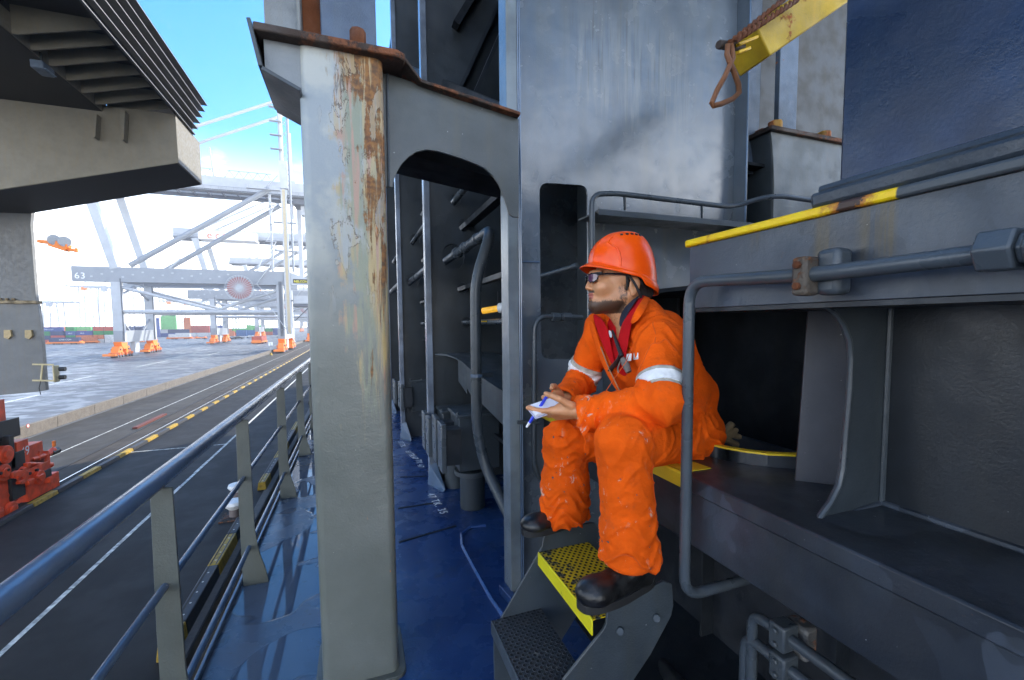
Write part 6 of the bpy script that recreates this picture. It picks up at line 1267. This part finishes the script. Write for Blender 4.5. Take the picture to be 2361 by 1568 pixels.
MB().tube([CJ(1385, 800, -.028), CJ(1404, 850, -.028), CJ(1428, 900, -.025)], .0022, 6).build('zip', flat('zip_metal', (.35, .2, .1), .5), coverall)
for a_, b__ in ((((1446, 816), (1443, 834)), ((1456, 815), (1455, 832))), (((1462, 814), (1461, 830)), ((1472, 813), (1473, 828)))):
    ribbon('chest_patch', [CJ(*a_[0], -.03), CJ(*a_[1], -.03)], [CJ(*b__[0], -.03), CJ(*b__[1], -.03)], BAND, coverall, .003, 0)
# neck strap with small torch grip
st = thing('lanyard', 'black strap with taped grey toggle hanging on the worker\'s open chest', 'strap', J(1420, 820, 1.39))
MB().tube([CJ(1412, 762, -.02), CJ(1422, 790, -.03), CJ(1434, 822, -.035)], [.004, .007, .009], 10).build('rod', M['black'], st); MB().tube([CJ(1432, 818, -.035), CJ(1426, 830, -.03), CJ(1412, 846, -.02), CJ(1404, 858, -.01)], .009, 8).build('strap', M['black'], st)
MB().tube([CJ(1436, 828, -.04), CJ(1443, 842, -.045), CJ(1450, 858, -.04)], [.010, .014, .010], 12).build('toggle', flat('toggle_grey', (.16, .14, .12), .8, bmp=.6, nscale=40), st); MB().tube([CJ(1430, 834, -.04), CJ(1424, 850, -.04), CJ(1426, 860, -.035)], .003, 6).build('cord', flat('cord_grey', (.2, .18, .15), .8), st)
# helmet
def HX(p): return V(HW(p))
HM, nt_, b_h = newmat('helmet_plastic'); hb = mixc(nt_, ramp(nt_, noi(nt_, pos(nt_), 30, 4), .3, .7), (.90, .080, .002), (.95, .10, .003)); nt_.links.new(hb, b_h.inputs['Base Color']); b_h.inputs['Roughness'].default_value = .27; b_h.inputs['Specular IOR Level'].default_value = .35
cen = np.array([-.012, 0, .070]); nth, nph = 72, 22; vs = []; fs = []
def rimz(th):   # th 0 = front
    c = math.cos(th); return .046 + .050 * max(0, c) ** 1.3 - .048 * max(0, -c)
def hpt(th, s_):
    c, sn = math.cos(th), math.sin(th); rx = .135 if c > 0 else .120; ry = .108; rz_ = .140; e = .62
    z0 = rimz(th) - .07; a = s_ * math.pi / 2
    r_ = math.sin(a) ** .86; zz = rz_ * math.cos(a) ** .92 + z0 * (s_ ** 3)
    ridge = .004 * math.exp(-((abs(sn) * 1.0 - .28) / .05) ** 2) * (1 if c > 0 else .6) * math.sin(a)
    p = np.array([rx * c * r_, ry * sn * r_, zz]); return cen + p * (1 + ridge / .12)
for i in range(nph + 1):
    for k in range(nth): vs.append(hpt(2 * math.pi * k / nth, max(i, .02) / nph))
n0 = len(vs)
for ring in range(4):       # rim lip and peak
    for k in range(nth):
        th = 2 * math.pi * k / nth; c = math.cos(th); p = hpt(th, 1.0); o = np.array([math.cos(th), math.sin(th) * .9, 0]); pk = max(0, (c - .35) / .65) ** .7
        ext = [(.006, .0), (.0062 + .012 * pk, -.004 - .002 * pk), (.0064 + .030 * pk, -.010 - .003 * pk), (.0045 + .028 * pk, -.014 - .004 * pk)][ring]
        if c < -.25: ext = (ext[0], ext[1] - .006 * ring)
        vs.append(p + o * ext[0] + np.array([0, 0, ext[1]]))
for i in range(nph + 4):
    for k in range(nth): k2 = (k + 1) % nth; fs.append((i * nth + k, (i + 1) * nth + k, (i + 1) * nth + k2, i * nth + k2))
helm = MB().add([HX(p) for p in vs], fs).build('hard_hat', HM, person, sharp=60); m_ = helm.modifiers.new('so', 'SOLIDIFY'); m_.thickness = .003; m_.offset = -1; m_ = helm.modifiers.new('s', 'SUBSURF'); m_.levels = m_.render_levels = 1
for k in range(5):
    th = R(62 + k * 14); a = hpt(th, .36 + .02 * (k - 2) ** 2 * .2) * 1.0; b2_ = hpt(th + .12, .36 + .02 * (k - 2) ** 2 * .2); ctr = cen
    f_ = 1.004; MB().tube([HX(ctr + (a - ctr) * f_), HX(ctr + (b2_ - ctr) * f_)], .0042, 8).build('vent_slot', M['black'], helm)
crv = [hpt(R(t_), s_) for t_, s_ in ((45, .42), (40, .5), (41, .58), (50, .64), (60, .70), (64, .78), (66, .88), (66, .97))]
MB().tube([HX(cen + (p - cen) * 1.002) for p in crv], .0035, 8).build('moulded_ridge', HM, helm)
# hair, straps, glasses
HAIR = flat('black_hair', (.010, .008, .007), .6, bmp=.8, nscale=60)
hh_ = SDF((-.14, -.11, -.12), (.12, .11, .15), .003); hh_.ell((-.020, 0, .040), (.105, .082, .085), .01); hh_.cone((-.075, -.03, -.02), .035, (-.075, .03, -.02), .035, .02)
hh_.ell((.075, 0, .02), (.075, .12, .10), .01, 'sub'); hh_.cone((.012, .084, .02), .005, (.012, .078, -.012), .004, .004); hh_.cone((-.015, .09, -.035), .014, (-.015, .09, .03), .022, .004, 'sub')
qP, qQ = hh_.mesh(); npobj('hair', qP @ HR + HO, qQ if np.linalg.det(HR) > 0 else qQ[:, ::-1], HAIR, person)
STR = flat('strap_black', (.012, .012, .014), .6)
def strap(pts, w_, nm='chin_strap'):
    ribbon(nm, [HX(np.array(p) + np.array([w_, 0, 0])) for p in pts], [HX(np.array(p) - np.array([w_, 0, 0])) for p in pts], STR, helm, .003)
strap([(.018, .086, .052), (-.002, .090, .025), (-.020, .094, -.005), (-.036, .088, -.040), (-.05, .075, -.055)], .006)
ribbon('helmet_cradle', [HX(p) for p in ((-.03, .088, .03), (-.07, .072, .022), (-.105, .035, .015), (-.11, 0, .012))], [HX(p) for p in ((-.04, .088, -.0), (-.075, .072, -.03), (-.10, .035, -.035), (-.105, 0, -.035))], STR, helm, .006)
gl = bpy.data.objects.new('glasses', None)
GLF = flat('glasses_frame', (.012, .012, .014), .25); LEN, nl, bl = newmat('purple_lens'); bl.inputs['Base Color'].default_value = (.09, .03, .075, 1); bl.inputs['Roughness'].default_value = .06; bl.inputs['Coat Weight'].default_value = .8
gf = MB()
for sy_ in (-1, 1):
    gf.tube([HX(p) for p in ((.112, sy_ * .058, .046), (.085, sy_ * .075, .047), (.04, sy_ * .083, .044), (-.0, sy_ * .084, .040))], .0035, 8)
    lc = [HX((.136 - .022 * (abs(yy) / .055) ** 2, sy_ * yy, zz)) for yy, zz in ((.012, .040), (.016, .050), (.032, .053), (.050, .051), (.058, .043), (.054, .028), (.042, .021), (.026, .021), (.015, .028))]
    gf.tube(lc, .0025, 6, closed=True)
gf.tube([HX((.138, -.012, .042)), HX((.140, 0, .046)), HX((.138, .012, .042))], .002, 6)
glo = gf.build('glasses', GLF, person)
for sy_ in (-1, 1):
    lc = [HX((.136 - .022 * (abs(yy) / .055) ** 2, sy_ * yy, zz)) for yy, zz in ((.012, .040), (.016, .050), (.032, .053), (.050, .051), (.058, .043), (.054, .028), (.042, .021), (.026, .021), (.015, .028))]
    c_ = sum(lc, V((0, 0, 0))) / len(lc) + V(fdir * .002); MB().add([c_] + lc, [(0, 1 + i, 1 + (i + 1) % len(lc)) for i in range(len(lc))]).build('lens', LEN, glo, sharp=80)
# boots
BT = flat('boot_leather', (.012, .012, .012), .33, var=.6, nscale=14, bmp=.35); SOLE = flat('boot_sole', (.012, .012, .012), .7, bmp=.3)
def boot(toe, heel, zs, ank, nm='boot', hs=1.0):
    toe = np.array(toe); heel = np.array(heel); d = toe - heel; L = np.linalg.norm(d); d /= L; up = np.array([0, 0, 1.]); d2 = np.array([d[0], d[1], 0]); d2 /= np.linalg.norm(d2)
    lo = np.minimum(toe, heel) - .1; hi = np.maximum(toe, heel) + .1; hi[2] = max(ank[2], zs) + .12; lo[2] = zs - .03
    s_ = SDF(lo, hi, .004); U = lambda f, z: heel + d * f + up * z
    s_.ell(U(L - .055, .052 * hs), (.064, .056, .052 * hs), .01); s_.cone(U(L - .07, .05 * hs), .045 * hs, U(.11, .075 * hs), .043, .02); s_.cone(U(.10, .065), .042, U(.05, .05), .044, .02); s_.cone(U(.055, .06), .042, ank, .050, .03)
    s_.cone(U(L - .05, .022), .046, U(.05, .025), .040, .01)
    pl_ = -(s_.cut(U(0, .022), (0, 0, 1))); s_.F = np.maximum(s_.F, pl_); p_, q_ = s_.mesh(); b_o = npobj(nm, smooth(p_, q_, 2), q_, BT, person)
    sd_ = np.array([-d2[1], d2[0], 0]); oo = []
    for t_ in range(36):
        a = 2 * math.pi * t_ / 36; c, sn = math.cos(a), math.sin(a); f = L / 2 + (L / 2 + .006) * np.sign(c) * abs(c) ** .75; wd = .052 if f > L * .55 else .043 + .009 * max(0, (f - L * .3) / (L * .25)); oo.append(V(heel + d * f + sd_ * wd * np.sign(sn) * abs(sn) ** .7))
    MB().prism(oo, (0, 0, .026)).build('sole', SOLE, b_o, .005); return b_o
zb = .603
zb = .668
tN = onY(1340, 1380, 1.13); tN.z = zb; dN = V((1, .17, 0)).normalized()
boot(tN, tN + dN * .30, zb, K['ankN'] + np.array([0, 0, .03]), 'boot', .86)
zf_ = onY(1290, 1216, 1.61).z; tF, hF = onZ(1210, 1222, zf_), onZ(1366, 1212, zf_); tF = onY(1208, 1219, 1.60); tF.z = zf_; dF = (V((1, .16, 0))).normalized(); boot(tF, tF + dF * .29, zf_, K['ankF'] + np.array([0, 0, .03]), 'boot', .72)
# notebook and pen
nb = thing('notebook', 'small white notepad held open in the worker\'s hands', 'notepad', J(1252, 936, 1.40))
c0, c1 = J(1226, 948, 1.385), J(1286, 928, 1.385); ax = (c1 - c0); ax /= np.linalg.norm(ax)
MB().beam(V(c0), V(c1), .062, .012, up=(.1, -.35, .94)).build('pages', flat('paper', (.80, .80, .86), .6, var=.03), nb, .002); 
MB().beam(V(c0) + V((0, .004, -.010)), V(c1) + V((0, .004, -.010)), .066, .004, up=(.1, -.35, .94)).build('cover', flat('notepad_cover', (.55, .55, .7), .6), nb)
pn = thing('pen', 'blue ballpoint pen with white tip poking out below the notepad', 'pen', J(1235, 950, 1.40))
pa, pb2 = V(J(1264, 909, 1.375)), V(J(1214, 985, 1.415)); dp = (pb2 - pa)
MB().cyl(pa, pa + dp * .86, .0058, 10).build('barrel', flat('pen_blue', (.02, .05, .65), .3), pn); MB().cyl(pa + dp * .86, pb2, .0056, 10, r2=.004).build('tip', M['white'], pn); MB().beam(pa + dp * .02 + V((-.006, -.004, 0)), pa + dp * .3 + V((-.006, -.004, 0)), .003, .003).build('clip', bpy.data.materials['pen_blue'], pn)
# gloves in the back pocket
gv = thing('work_gloves', 'brown soiled work gloves sticking out of the worker\'s back pocket', 'gloves', J(1680, 1000, 1.40)); GLV = flat('glove_brown', (.13, .095, .05), .9, bmp=.8, nscale=30)
g_ = SDF(J(1700, 1040, 1.40) - .2, J(1700, 980, 1.40) + .2, .004); b0_ = J(1660, 1005, 1.42)
for pts in (((1662, 1000), (1680, 985), (1688, 980)), ((1662, 1005), (1685, 1002), (1704, 1007)), ((1660, 1010), (1680, 1016), (1697, 1024), (1696, 1030)), ((1660, 1000), (1675, 990), (1684, 978)), ((1662, 1008), (1684, 998), (1696, 992))):
    w_ = [J(u, v, 1.40 + .012 * i) for i, (u, v) in enumerate(pts)]
    for a_, b__ in zip(w_, w_[1:]): g_.cone(a_, .013, b__, .012, .004)
gp_, gq_ = g_.mesh(); npobj('glove', gp_, gq_, GLV, gv)
# ---------------------------------------------------------------- air
hz, hnt, hb_ = newmat('haze_air'); hnt.nodes.remove(hb_); hv = nd(hnt, 'ShaderNodeVolumePrincipled'); hv.inputs['Density'].default_value = .00045; hv.inputs['Color'].default_value = (.95, .97, 1, 1); hv.inputs['Anisotropy'].default_value = .3
hnt.links.new(hv.outputs[0], [n for n in hnt.nodes if n.type == 'OUTPUT_MATERIAL'][0].inputs['Volume'])
tag(MB().box(-1700, 200, -400, 1700, ZQ - 4, 115).build('haze', hz), 'thin bright haze over the harbour', 'haze', None, 'stuff')
